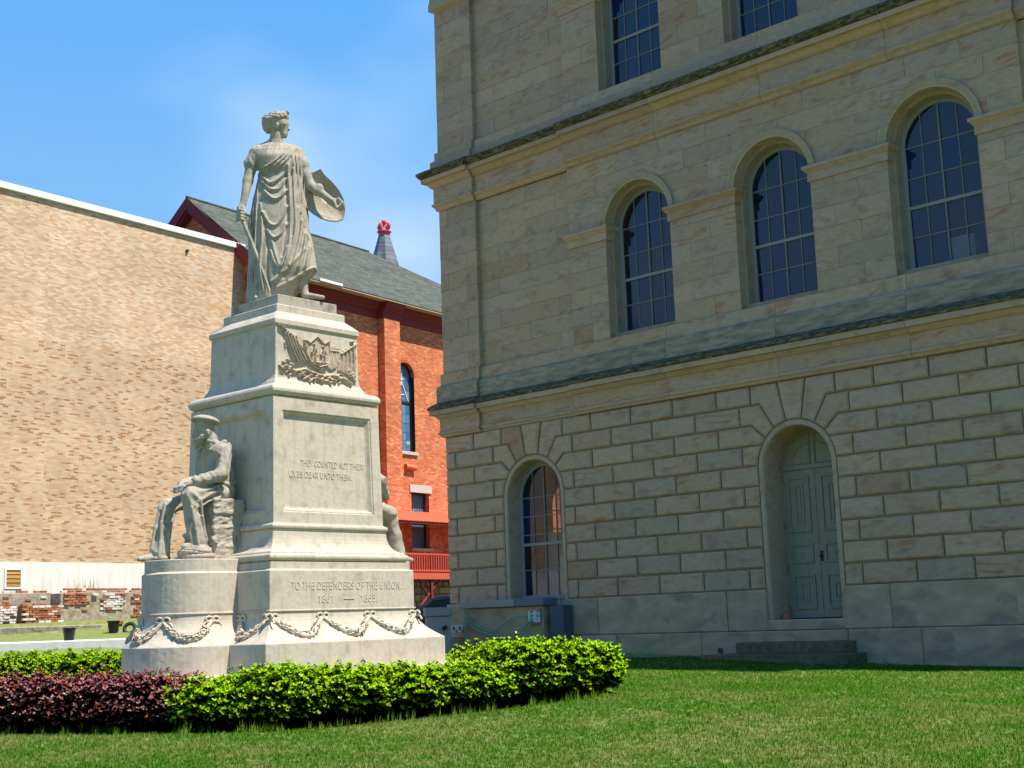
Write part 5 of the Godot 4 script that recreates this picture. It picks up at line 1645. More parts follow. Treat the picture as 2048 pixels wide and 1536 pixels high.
# ---------------------------------------------------------------- red brick church
func build_church() -> void:
	var A := frame(-9.347, 49.965, -0.9, 0.56827, 0.82284)
	var ch := thing("red_brick_church", "red brick church with green-grey shingle roof and dark red cornice", "church", A)
	var o := Transform3D(Basis(), Vector3(0, 0.9, 0))
	var END := 22.0; var DEEP := 7.0
	var b := MB.new()
	var face := rect(0, 1.8, END, 13.0)
	var win := arch_shape(8.55, 7.12, 10.33, 0.57)
	var low := rect(8.78, 3.12, 9.96, 5.42)
	# wall cut into bands so that both openings stay open
	for band in [[1.8, 3.12, []], [3.12, 5.42, low], [5.42, 7.12, []], [7.12, 11.1, win], [11.1, 13.0, []]]:
		var polys := [rect(0, band[0], 8.55, band[1]), rect(8.55, band[0], END, band[1])]
		for p in polys:
			for q in (Geometry2D.clip_polygons(p, band[2]) if band[2].size() else [p]): b.slab(q, -0.4, 0.0, 0.0, true)
	var gab := MB.new()
	part("front_wall", b, M.red, ch, o)
	gab.slab(PackedVector2Array([Vector2(0.0, -0.9), Vector2(DEEP, -0.9), Vector2(DEEP, 13.2), Vector2(3.5, 16.5), Vector2(0.0, 13.2)]), -0.3, 0.0)
	part("gable_wall", gab, M.red, ch, Transform3D(Basis(Vector3(0, 0, -1), Vector3.UP, Vector3(-1, 0, 0)), Vector3(0, 0.9, 0)))
	b = MB.new(); b.box(Vector3(0.4, -0.9, -DEEP), Vector3(END, 12.9, -DEEP + 0.4)); b.box(Vector3(END - 0.4, -0.9, -DEEP + 0.41), Vector3(END, 12.9, -0.41)); b.box(Vector3(0.31, 6.2, -DEEP + 0.42), Vector3(END - 0.41, 6.4, -0.42)); part("rear_wall", b, M.red, ch, o)
	for u in [6.84, 13.9, 20.5]:
		b = MB.new(); b.box(Vector3(u, 1.8, 0.001), Vector3(u + 1.0, 12.55, 0.34)); part("pilaster", b, M.red, ch, o)
	b = MB.new(); b.box(Vector3(0.02, 1.8, 0.001), Vector3(0.7, 12.55, 0.3)); part("pilaster", b, M.red, ch, o)
	# painted cornice with breaks over the pilasters
	var pr := PackedVector2Array([Vector2(0.0, 12.50), Vector2(0.06, 12.52), Vector2(0.08, 12.78), Vector2(0.16, 12.83), Vector2(0.20, 12.95), Vector2(0.30, 13.0), Vector2(0.32, 13.14), Vector2(0.0, 13.16)])
	b = MB.new(); b.run(pr, -0.2, END, 0.0); part("cornice", b, M.redpaint, ch, o)
	for u in [-0.1, 6.74, 13.8, 20.4]:
		b = MB.new(); b.run(pr, u, u + (0.9 if u < 0 else 1.2), 0.30); part("cornice_break", b, M.redpaint, ch, o)
	b = MB.new(); b.col = Color(0.45, 0.33, 0.22); b.box(Vector3(-0.3, 13.165, 0.25), Vector3(END, 13.235, 0.68)); part("gutter", b, M.plain, ch, o)
	# roof: two slopes and a hip at the far end
	var ev := 13.24; var rv := 16.75; var rz := -3.5; var ru := 10.4
	b = MB.new()
	var cols := 16
	var slope := func(zf: float, sgn: float) -> void:
		var rings := []
		for i in 9:
			var t := i / 8.0
			var row := PackedVector3Array()
			var z := lerpf(zf, rz, t)
			var y := lerpf(ev, rv, t) - 0.10 * sin(PI * t)
			var ue := lerpf(END + 0.6, ru, pow(t, 1.25))
			for k in cols + 1: row.append(Vector3(lerpf(-0.42, ue, k / float(cols)), y, z))
			if sgn < 0: row.reverse()
			rings.append(row)
		b.loft(rings, false, false, false, true)
	slope.call(0.70, 1.0); slope.call(2 * rz - 0.70, -1.0)
	var hip := []
	for i in 9:
		var t := i / 8.0
		var y := lerpf(ev, rv, t) - 0.10 * sin(PI * t)
		var ue := lerpf(END + 0.6, ru, pow(t, 1.25))
		hip.append(PackedVector3Array([Vector3(ue, y, lerpf(0.70, rz, t)), Vector3(ue, y, lerpf(2 * rz - 0.70, rz, t))]))
	b.loft(hip, false, false, false, false)
	for i in b.v.size(): b.t[i] = Vector2(b.v[i].x, b.v[i].z * 1.3)
	part("roof", b, M.shingle, ch, o)
	b = MB.new(); b.tube(PackedVector3Array([Vector3(-0.42, rv + 0.01, rz), Vector3(ru, rv + 0.01, rz)]), 0.06, 6); part("ridge_cap", b, M.shingle, ch, o)
	b = MB.new(); b.col = Color(0.8, 0.8, 0.78); b.box(Vector3(2.6, 13.24, 0.62), Vector3(3.9, 13.34, 0.72)); part("snow_board", b, M.plain, ch, o)
	# barge boards
	for s in [0.0, 1.0]:
		b = MB.new()
		var z0 := 0.72 if s == 0.0 else 2 * rz - 0.72
		for q in [[-0.44, -0.30, -0.50, -0.02, 0], [-0.36, -0.03, -0.62, -0.5, 1]]:
			var a := Vector3(q[0], ev + q[2], z0); var e := Vector3(q[0], rv + q[2], rz)
			var hgt := Vector3(0, q[3] - q[2], 0); var wd := Vector3(q[1] - q[0], 0, 0)
			if s == 0.0:
				b.quad(e, a, a + hgt, e + hgt); b.quad(a, e, e + wd, a + wd)
			else:
				b.quad(a, e, e + hgt, a + hgt); b.quad(e, a, a + wd, e + wd)
			b.quad(a + wd, e + wd, e + wd + hgt, a + wd + hgt)
		part("barge_board", b, M.redpaint, ch, o)
	# tall stained-glass window
	b = MB.new(); b.col = Color(0.03, 0.03, 0.03)
	arch_sweep(b, 8.55, 7.12, 10.33, PackedVector2Array([Vector2(0.57, 0.01), Vector2(0.57, -0.14), Vector2(0.53, -0.16), Vector2(0.52, -0.30)]))
	var w := part("stained_glass_window", b, M.plain, ch, o)
	rng.seed = 101
	var outl := arch_shape(8.55, 7.13, 10.33, 0.53)
	var ys := [7.13, 7.45, 7.62, 7.95, 8.35, 8.75, 9.15, 9.30, 9.75, 10.2, 10.9]
	for i in ys.size() - 1:
		for j in 4:
			for p in Geometry2D.intersect_polygons(rect(8.02 + j * 0.265 + 0.008, ys[i] + 0.008, 8.02 + (j + 1) * 0.265 - 0.008, ys[i + 1] - 0.008), outl):
				var q := MB.new()
				q.col = [Color(0.10, 0.20, 0.34), Color(0.07, 0.15, 0.28), Color(0.13, 0.24, 0.36), Color(0.09, 0.19, 0.30)][rng.randi() % 4] if i != 1 else [Color(0.30, 0.45, 0.42), Color(0.12, 0.22, 0.34), Color(0.45, 0.52, 0.48)][rng.randi() % 3]
				q.slab(p, -0.24, -0.235, 0.0)
				part("pane", q, M.gloss, w)
	b = MB.new(); b.col = Color(0.60, 0.68, 0.75)
	for e in [[8.15, 9.32, 8.55, 10.12, 0.035], [8.95, 9.32, 8.55, 10.12, 0.035], [8.55, 9.95, 8.55, 10.62, 0.03], [8.42, 10.48, 8.68, 10.48, 0.025], [8.38, 9.55, 8.72, 9.55, 0.03], [8.45, 10.2, 8.65, 10.2, 0.05]]:
		b.tube(PackedVector3Array([Vector3(e[0], e[1], -0.228), Vector3(e[2], e[3], -0.228)]), e[4], 5)
	part("white_tracery", b, M.gloss, w)
	b = MB.new(); b.box(Vector3(8.02, 9.2, -0.24), Vector3(9.08, 9.26, -0.20)); part("transom_bar", b, M.iron, w)
	for k in 13: # brick hood over the arch
		var a := PI * (k + 0.5) / 13.0
		var q := MB.new(); q.col = Color(0.9, 0.8, 0.75)
		q.box(Vector3(-0.06, 0.585, -0.05), Vector3(0.06, 0.80, 0.012))
		part("arch_brick", q, M.red, ch, o * Transform3D(Basis(Vector3.BACK, a - PI * 0.5), Vector3(8.55, 10.33, 0)))
	b = MB.new(); b.box(Vector3(7.86, 6.98, -0.3), Vector3(9.24, 7.115, 0.08), 0.01); part("window_sill", b, M.limestone, ch, o)
	# lower window
	b = MB.new(); b.col = Color(0.04, 0.04, 0.04)
	b.box(Vector3(8.78, 3.12, -0.32), Vector3(8.84, 5.42, -0.20)); b.box(Vector3(9.90, 3.12, -0.32), Vector3(9.96, 5.42, -0.20)); b.box(Vector3(8.84, 4.22, -0.31), Vector3(9.90, 4.30, -0.21)); b.box(Vector3(8.84, 5.36, -0.31), Vector3(9.90, 5.42, -0.21))
	w = part("lower_window", b, M.plain, ch, o)
	for p in [[3.12, 4.22], [4.30, 5.36]]:
		var q := MB.new(); q.col = Color(0.09, 0.14, 0.20)
		q.box(Vector3(8.84, p[0], -0.28), Vector3(9.90, p[1], -0.27)); part("pane", q, M.gloss, w)
	b = MB.new(); b.col = Color(0.35, 0.42, 0.48)
	for r in [0.12, 0.22, 0.32]:
		var ring := PackedVector3Array()
		for i in 13: ring.append(Vector3(9.37 + r * cos(PI * i / 12.0), 4.42 + r * sin(PI * i / 12.0), -0.262))
		b.tube(ring, 0.014, 4)
	for x in [9.05, 9.2, 9.55, 9.7]: b.tube(PackedVector3Array([Vector3(x, 4.32, -0.262), Vector3(x, 5.1, -0.262), Vector3(x + 0.06, 5.2, -0.262)]), 0.01, 4)
	part("white_tracery", b, M.gloss, w)
	b = MB.new(); b.box(Vector3(8.66, 5.42, -0.2), Vector3(10.12, 5.74, 0.05), 0.01); part("lintel", b, M.limestone, ch, o)
	b = MB.new(); b.box(Vector3(8.66, 2.98, -0.3), Vector3(10.12, 3.11, 0.09), 0.01); part("window_sill", b, M.limestone, ch, o)
	b = MB.new(); b.col = Color(0.60, 0.17, 0.08)
	b.tube(PackedVector3Array([Vector3(8.34, 6.47, 0.06), Vector3(9.0, 6.44, 0.06)]), 0.13, 8); part("flue_cowl", b, M.plain, ch, o)
	for p in [[7.32, 9.1], [7.36, 6.75]]:
		b = MB.new(); b.tube(PackedVector3Array([Vector3(p[0], p[1], 0.0), Vector3(p[0], p[1], 0.05)]), 0.09, 8); b.tube(PackedVector3Array([Vector3(p[0], p[1] - 0.16, 0.05), Vector3(p[0] + 0.04, p[1] + 0.16, 0.05)]), 0.03, 5); part("wall_anchor", b, M.redpaint, ch, o)
	# rubble footing
	rng.seed = 111
	b = MB.new(); b.col = Color(0.20, 0.17, 0.12); b.box(Vector3(0.0, -0.9, -0.4), Vector3(END, 1.8, -0.03)); part("footing", b, M.plain, ch, o)
	var y := -0.6
	while y < 1.78:
		var h := rng.randf_range(0.22, 0.36)
		var x := 5.2
		while x < 13.2:
			var wd := rng.randf_range(0.3, 0.75)
			var q := MB.new(); q.col = Color(0.42, 0.34, 0.22) * rng.randf_range(0.75, 1.25)
			q.slab(PackedVector2Array([Vector2(x + 0.02, y + 0.02 + rng.randf() * 0.04), Vector2(x + wd - 0.02, y + 0.02), Vector2(x + wd - 0.03, minf(y + h - 0.02, 1.79)), Vector2(x + 0.03, minf(y + h - rng.randf() * 0.05, 1.79))]), -0.05, rng.randf_range(0.0, 0.05), 0.02)
			part("footing_stone", q, M.plain, ch, o)
			x += wd
		y += h
	# deck with railing and corrugated awning
	var dk := thing("wooden_deck", "red painted deck with baluster railing against the church wall", "deck", A)
	b = MB.new(); b.box(Vector3(4.6, 1.80, 0.06), Vector3(13.5, 1.96, 1.8)); part("deck_floor", b, M.redlight, dk, o)
	b = MB.new(); b.box(Vector3(4.6, 1.74, 1.81), Vector3(13.5, 1.99, 1.86)); part("fascia", b, M.redlight, dk, o)
	for v in [2.05, 2.70]:
		b = MB.new(); b.box(Vector3(4.6, v, 1.76), Vector3(13.5, v + 0.06, 1.82)); part("rail", b, M.redlight, dk, o)
	var bal := MB.new(); bal.box(Vector3(-0.02, 2.11, 1.77), Vector3(0.02, 2.70, 1.81))
	var bm := bal.done()
	for i in 58:
		part("baluster", bm, M.redlight, dk, Transform3D(Basis(), Vector3(4.7 + i * 0.152, 0.9, 0)))
	for u in [4.7, 7.75, 10.6, 13.4]:
		b = MB.new(); b.box(Vector3(u - 0.06, -0.9, 1.70), Vector3(u + 0.06, 2.80, 1.80)); part("post", b, M.redpaint, dk, o)
	for q in [[6.95, 0.55, 8.35, 1.74], [8.35, 0.2, 7.0, 1.74], [9.6, 0.5, 8.9, 1.74]]:
		b = MB.new(); b.tube(PackedVector3Array([Vector3(q[0], q[1], 1.7), Vector3(q[2], q[3], 1.7)]), 0.055, 4); part("brace", b, M.redpaint, dk, o)
	var aw := thing("metal_awning", "bright red corrugated metal awning over the church deck", "awning", A)
	b = MB.new()
	var g := []
	for zz in [[0.02, 4.62], [1.9, 4.03]]:
		var row := PackedVector3Array()
		for i in 181: row.append(Vector3(5.2 + i * 0.045, zz[1] + 0.018 * sin(i * PI * 0.5), zz[0]))
		row.reverse()
		g.append(row)
	b.loft(g, false, false, false, true)
	for i in b.n.size():
		if b.n[i].y < 0: b.n[i] = -b.n[i]
	part("sheet", b, M.redlight, aw, o)
	b = MB.new(); b.box(Vector3(5.2, 3.92, 1.80), Vector3(13.3, 4.0, 1.86)); part("front_beam", b, M.redpaint, aw, o)
	for u in [6.0, 8.0, 10.9, 13.2]:
		b = MB.new(); b.tube(PackedVector3Array([Vector3(u, 4.52, 0.05), Vector3(u, 3.96, 1.82)]), 0.04, 4); part("rafter", b, M.redpaint, aw, o)
	# slate spire rising behind the roof
	var sp := thing("church_spire", "small slate spire with pink finial rising behind the church roof", "spire", Transform3D(Basis(), W(-6.46, 14.0, 70.0)))
	b = MB.new()
	var steps := 26
	var FS := Transform3D(Basis.from_scale(Vector3(0.78, 0.78, 0.78)), Vector3(0, 6.2 - 6.1 * 0.78, 0))
	for k in 8:
		for i in steps:
			var t0 := i / float(steps); var t1 := (i + 1) / float(steps)
			var r0 := lerpf(2.05, 0.28, t0) + 0.015; var r1 := lerpf(2.05, 0.28, t1)
			var y0 := lerpf(0.0, 6.25, t0); var y1 := lerpf(0.0, 6.25, t1) + 0.02
			var a0 := TAU * k / 8.0 + 0.2; var a1 := TAU * (k + 1) / 8.0 + 0.2
			var n := maxi(1, int(r0 * 3.2))
			for m in n:
				b.col = Color(1, 1, 1) * rng.randf_range(0.6, 1.15)
				var e0 := Vector3(cos(a0), 0, -sin(a0)); var e1 := Vector3(cos(a1), 0, -sin(a1))
				var f0 := m / float(n); var f1 := (m + 1) / float(n)
				b.quad(e0.lerp(e1, f0) * r0 + Vector3(0, y0, 0), e0.lerp(e1, f1) * r0 + Vector3(0, y0, 0), e0.lerp(e1, f1) * r1 + Vector3(0, y1, 0), e0.lerp(e1, f0) * r1 + Vector3(0, y1, 0))
	var sl := part("slate_courses", b, M.slate, sp)
	sl.set_meta("kind", "stuff")
	b = MB.new()
	var rr := []
	for q in [[0.36, 6.1], [0.40, 6.25], [0.40, 6.34], [0.50, 6.36], [0.50, 6.42], [0.36, 6.46], [0.28, 6.55], [0.12, 6.7], [0.10, 6.85]]:
		var row := PackedVector3Array()
		for i in 8: row.append(Vector3(q[0] * cos(TAU * i / 8.0 + 0.2), q[1], -q[0] * sin(TAU * i / 8.0 + 0.2)))
		rr.append(row)
	b.loft(rr, true, false, true)
	part("finial_collar", b, M.pink, sp, FS)
	for k in 4:
		b = MB.new()
		var a := TAU * k / 4.0 + 0.55
		var e := Vector3(cos(a), 0, sin(a))
		b.tube(PackedVector3Array([e * 0.20 + Vector3(0, 6.46, 0), e * 0.40 + Vector3(0, 6.62, 0), e * 0.43 + Vector3(0, 6.80, 0), e * 0.34 + Vector3(0, 6.95, 0), e * 0.25 + Vector3(0, 6.88, 0)]), [0.07, 0.11, 0.14, 0.10, 0.06], 7)
		part("finial_leaf", b, M.pink, sp, FS)
	var ball := SphereMesh.new(); ball.radius = 0.19; ball.height = 0.38; ball.radial_segments = 16; ball.rings = 8
	b = MB.new(); b.tube(PackedVector3Array([Vector3(0, 6.6, 0), Vector3(0, 7.0, 0)]), 0.09, 8)
	part("finial_stem", b, M.pink, sp, FS)
	part("finial_ball", ball, M.pink, sp, FS * Transform3D(Basis(), Vector3(0, 7.08, 0)))

# ---------------------------------------------------------------- small things
func build_small_things() -> void:
	var A := frame(-1.668, 33.0, -1.0, 0.72085, -0.69309)
	var b: MB
	# boxed-in window well under the ground-floor window
	var wc := thing("window_well_cover", "low stone window well cover with grey painted cap at the courthouse wall foot", "cover", A)
	b = MB.new(); b.col = Color(0.95, 0.95, 0.95)
	b.box(Vector3(0.92, 0.0, 0.12), Vector3(3.42, 1.30, 0.42), 0.01); part("front_face", b, M.foot, wc)
	b = MB.new(); b.col = Color(0.25, 0.24, 0.22)
	b.box(Vector3(0.84, 1.31, 0.06), Vector3(2.62, 1.47, 0.50), 0.012); part("cap_board", b, M.plain, wc)
	b = MB.new(); b.col = Color(0.11, 0.14, 0.17)
	b.box(Vector3(2.63, 1.305, 0.06), Vector3(3.50, 1.475, 0.50), 0.012); part("blue_cap_board", b, M.plain, wc).set_meta("label", "blue painted end of the cap board")
	b = MB.new(); b.col = Color(0.07, 0.085, 0.105)
	b.box(Vector3(3.55, 0.62, 0.06), Vector3(3.95, 1.30, 0.36), 0.01)
	var eb := part("electric_box", b, M.plain, self, A)
	tag(eb, "dark blue electric box beside the window well cover", "box")
	# hose on its hanger
	var hh := thing("hose_hanger", "white metal hose hanger with red trim on the well cover", "hanger", A)
	b = MB.new(); b.col = Color(0.62, 0.63, 0.65)
	b.box(Vector3(3.05, 0.92, 0.44), Vector3(3.35, 1.22, 0.47), 0.006); part("plate", b, M.plain, hh)
	for q in [0.93, 1.19]:
		b = MB.new(); b.col = Color(0.45, 0.10, 0.09)
		b.box(Vector3(3.03, q, 0.465), Vector3(3.37, q + 0.025, 0.52), 0.004); part("trim", b, M.plain, hh)
	b = MB.new(); b.col = Color(0.70, 0.70, 0.70)
	for x in [3.10, 3.28]: b.box(Vector3(x, 0.95, 0.47), Vector3(x + 0.02, 1.20, 0.56), 0.003)
	part("bracket", b, M.plain, hh)
	b = MB.new(); b.col = Color(0.05, 0.33, 0.22)
	for q in [[[0.95, 1.24, 0.48], [1.3, 0.98, 0.52], [1.9, 0.78, 0.54], [2.4, 0.98, 0.54], [2.8, 1.10, 0.56], [3.4, 1.08, 0.5]], [[1.0, 1.15, 0.48], [1.4, 0.84, 0.53], [2.1, 0.70, 0.55], [2.8, 0.80, 0.55], [3.2, 1.02, 0.56]], [[1.02, 1.0, 0.47], [1.0, 0.5, 0.5], [1.1, 0.1, 0.6]], [[3.2, 1.0, 0.56], [2.95, 0.6, 0.56], [2.6, 0.2, 0.62]]]:
		var cv := Curve3D.new()
		for i in q.size():
			var p := Vector3(q[i][0], q[i][1], q[i][2])
			var t: Vector3 = Vector3.ZERO
			if i > 0 and i < q.size() - 1: t = (Vector3(q[i + 1][0], q[i + 1][1], q[i + 1][2]) - Vector3(q[i - 1][0], q[i - 1][1], q[i - 1][2])) * 0.18
			cv.add_point(p, -t, t)
		cv.bake_interval = 0.06
		b.tube(cv.get_baked_points(), 0.014, 6)
	tag(part("garden_hose", b, M.gloss, self, A), "green garden hose looped over the window well cover", "hose")
	for i in 2:
		b = MB.new(); b.col = Color(0.60, 0.60, 0.58)
		var x := 0.50 + i * 0.21
		var rings := []
		for q in [[0.085, 0.0], [0.085, 0.26], [0.066, 0.26], [0.066, 0.12], [0.0, 0.12]]:
			var row := PackedVector3Array()
			for k in 14: row.append(Vector3(x + q[0] * cos(TAU * k / 14.0), 0.86 + q[0] * sin(TAU * k / 14.0), 0.10 + q[1]))
			rings.append(row)
		b.loft(rings, true, false, false, false)
		tag(part("drain_pipe_end", b, M.plain, self, A), ["white plastic pipe end at the courthouse corner, left of the pair", "white plastic pipe end at the courthouse corner, right of the pair"][i], "pipe", "pipe ends at the corner")
	# small pale block and vent hole by the door
	b = MB.new(); b.col = Color(0.28, 0.14, 0.08); b.box(Vector3(9.12, 0.845, -0.35), Vector3(9.25, 0.95, -0.2), 0.01)
	tag(part("brick_doorstop", b, M.plain, self, A), "small red brick on the sill at the door's left jamb", "brick")
	b = MB.new(); b.tube(PackedVector3Array([Vector3(7.85, 0.28, 0.09), Vector3(7.85, 0.28, 0.135)]), 0.055, 10)
	tag(part("foundation_drain", b, M.iron, self, A), "round black drain opening in the footing left of the steps", "drain")
	# grey cabinet beyond the corner
	var gc := thing("grey_cabinet", "pale grey cabinet with overhanging lid at the courthouse's left corner", "cabinet", Transform3D(Basis(Vector3.UP, 0.15), W(-1.87, -0.95, 31.3)))
	b = MB.new(); b.col = Color(0.29, 0.265, 0.235); b.box(Vector3(-0.25, 0.0, -0.25), Vector3(0.27, 1.10, 0.25), 0.012); part("body", b, M.plain, gc)
	b = MB.new(); b.col = Color(0.26, 0.245, 0.23); b.box(Vector3(-0.29, 1.105, -0.29), Vector3(0.31, 1.30, 0.29), 0.015); part("lid", b, M.plain, gc)
	b = MB.new(); b.tube(PackedVector3Array([Vector3(0.16, 0.86, 0.25), Vector3(0.16, 0.86, 0.30), Vector3(0.10, 0.82, 0.32)]), 0.045, 8); part("knob", b, M.iron, gc)
	# buckets
	var pot := func(label: String, x: float, z: float, lift: float, h: float, r: float, tilt: float) -> void:
		var p := thing("black_planter_pot", label, "pot", Transform3D(Basis(Vector3.BACK, tilt), W(x, ground_v(x, z) + lift, z)))
		var rings := []
		for q in [[0.0, 0.0], [0.72, 0.0], [0.98, 0.92], [1.08, 0.92], [1.08, 1.0], [0.98, 1.0], [0.9, 0.8], [0.0, 0.8]]:
			var row := PackedVector3Array()
			for k in 18: row.append(Vector3(q[0] * r * cos(TAU * k / 18.0), q[1] * h, -q[0] * r * sin(TAU * k / 18.0)))
			rings.append(row)
		var m := MB.new(); m.col = Color(0.02, 0.02, 0.022); m.loft(rings); part("shell", m, M.gloss, p)
		m = MB.new(); m.col = Color(0.05, 0.035, 0.025)
		var row2 := PackedVector3Array()
		for k in 18: row2.append(Vector3(0.9 * r * cos(TAU * k / 18.0), 0.86 * h, -0.9 * r * sin(TAU * k / 18.0)))
		m.fan(row2, false); part("soil", m, M.plain, p)
	pot.call("black plastic pot standing on the white pavement", -9.80, 30.25, -0.09 - ground_v(-9.80, 30.25), 0.27, 0.14, 0.0)
	pot.call("black plastic pot on the grass by the low kerb wall", -10.75, 36.8, 0.0, 0.34, 0.16, 0.0)
	var wh := thing("old_tyre", "small black tyre lying against the pot by the kerb wall", "tyre", Transform3D(Basis(Vector3.RIGHT, 1.2), W(-10.35, ground_v(-10.35, 36.9) + 0.12, 36.9)))
	var tor := TorusMesh.new(); tor.inner_radius = 0.09; tor.outer_radius = 0.19; tor.rings = 20; tor.ring_segments = 10
	part("rubber", tor, M.iron, wh)
	build_car()

func build_car() -> void:
	var c := thing("parked_car", "dark maroon parked saloon car half hidden behind the courthouse corner", "car", Transform3D(Basis(Vector3.UP, 0.10), W(-2.35, ground_v(-2.35, 42.0) + 0.01, 42.0)))
	var paint := mat(Color(0.055, 0.022, 0.025), 0.25)
	paint.clearcoat_enabled = true; paint.clearcoat = 1.0
	# body side outline, nose at -x
	var low := PackedVector2Array([Vector2(-2.25, 0.30), Vector2(2.25, 0.32), Vector2(2.28, 0.75), Vector2(2.2, 0.98), Vector2(1.6, 1.0), Vector2(-0.95, 0.97), Vector2(-1.9, 0.85), Vector2(-2.2, 0.72)])
	var b := MB.new()
	b.slab(low, -0.85, 0.85, 0.09, true); part("body", b, paint, c)
	b = MB.new()
	var cab := PackedVector2Array([Vector2(-1.05, 0.95), Vector2(1.75, 0.98), Vector2(1.15, 1.36), Vector2(0.7, 1.45), Vector2(-0.05, 1.46), Vector2(-0.35, 1.40)])
	b.slab(cab, -0.68, 0.68, 0.10, true); part("roof", b, paint, c)
	var gl := mat(Color(0.05, 0.07, 0.06), 0.05)
	for q in [[Vector2(-0.85, 0.98), Vector2(-0.28, 1.36), Vector2(0.30, 1.39), Vector2(0.28, 0.99)], [Vector2(0.38, 0.99), Vector2(0.40, 1.39), Vector2(0.78, 1.37), Vector2(1.12, 1.25), Vector2(1.15, 1.0)], [Vector2(1.2, 1.0), Vector2(1.18, 1.22), Vector2(1.45, 1.05)]]:
		b = MB.new(); b.slab(PackedVector2Array(q), 0.60, 0.692, 0.01); part("side_window", b, gl, c)
	b = MB.new(); b.quad(Vector3(-1.06, 0.99, -0.6), Vector3(-1.06, 0.99, 0.6), Vector3(-0.39, 1.40, 0.55), Vector3(-0.39, 1.40, -0.55)); part("windscreen", b, gl, c)
	b = MB.new(); b.quad(Vector3(1.72, 1.02, 0.6), Vector3(1.72, 1.02, -0.6), Vector3(1.2, 1.36, -0.55), Vector3(1.2, 1.36, 0.55)); part("rear_window", b, gl, c)
	b = MB.new(); b.col = Color(0.5, 0.5, 0.5); b.tube(PackedVector3Array([Vector3(-0.9, 0.985, 0.70), Vector3(1.5, 1.02, 0.70), Vector3(1.15, 1.30, 0.70), Vector3(0.7, 1.42, 0.70)]), 0.012, 5); part("window_trim", b, M.gloss, c)
	for x in [-1.4, 1.42]:
		for s in [-0.80, 0.80]:
			b = MB.new(); b.tube(PackedVector3Array([Vector3(x, 0.32, s - 0.1), Vector3(x, 0.32, s + 0.1)]), 0.32, 18)
			var wl := part("wheel", b, M.iron, c)
			b = MB.new(); b.col = Color(0.45, 0.45, 0.46); b.tube(PackedVector3Array([Vector3(x, 0.32, s - 0.105), Vector3(x, 0.32, s + 0.105)]), 0.2, 14); part("rim", b, M.gloss, wl)
	for s in [-0.6, 0.6]:
		b = MB.new(); b.col = Color(0.7, 0.7, 0.7); b.box(Vector3(-2.24, 0.62, s - 0.18), Vector3(-2.05, 0.76, s + 0.18), 0.02); part("headlight", b, M.gloss, c)
	b = MB.new(); b.box(Vector3(-0.72, 0.98, 0.86), Vector3(-0.56, 1.10, 1.0), 0.02); part("mirror", b, paint, c)

# ---------------------------------------------------------------- plants
func leaf(b: MB, at: Vector3, dir: Vector3, up: Vector3, l: float, w: float) -> void:
	var s := dir.cross(up).normalized() * w
	var m := at + dir * l * 0.5 - up * l * 0.06
	var e := at + dir * l
	var n := s.cross(dir).normalized()
	if n.y < 0: n = -n
	for q in [[at, m + s, e], [at, e, m - s]]:
		for p in q: b.put(p, n, Vector2(0, 0))

func sprig(sd: int, size: float, count: int, slim: float) -> ArrayMesh:
	var r := RandomNumberGenerator.new(); r.seed = sd
	var b := MB.new()
	for i in count:
		var t := i / float(count - 1)
		var a := i * 2.4 + r.randf() * 0.6
		var out := lerpf(1.0, 0.65, t)
		var d := Vector3(cos(a) * out, lerpf(0.0, 0.5, t), sin(a) * out).normalized()
		var k := r.randf_range(0.85, 1.15)
		b.col = Color(k, k, k)
		leaf(b, Vector3(0, size * 1.4 * t, 0), d, Vector3.UP if t < 0.8 else Vector3(cos(a), 0.3, sin(a)), size * r.randf_range(0.75, 1.1), size * slim)
	return b.done()

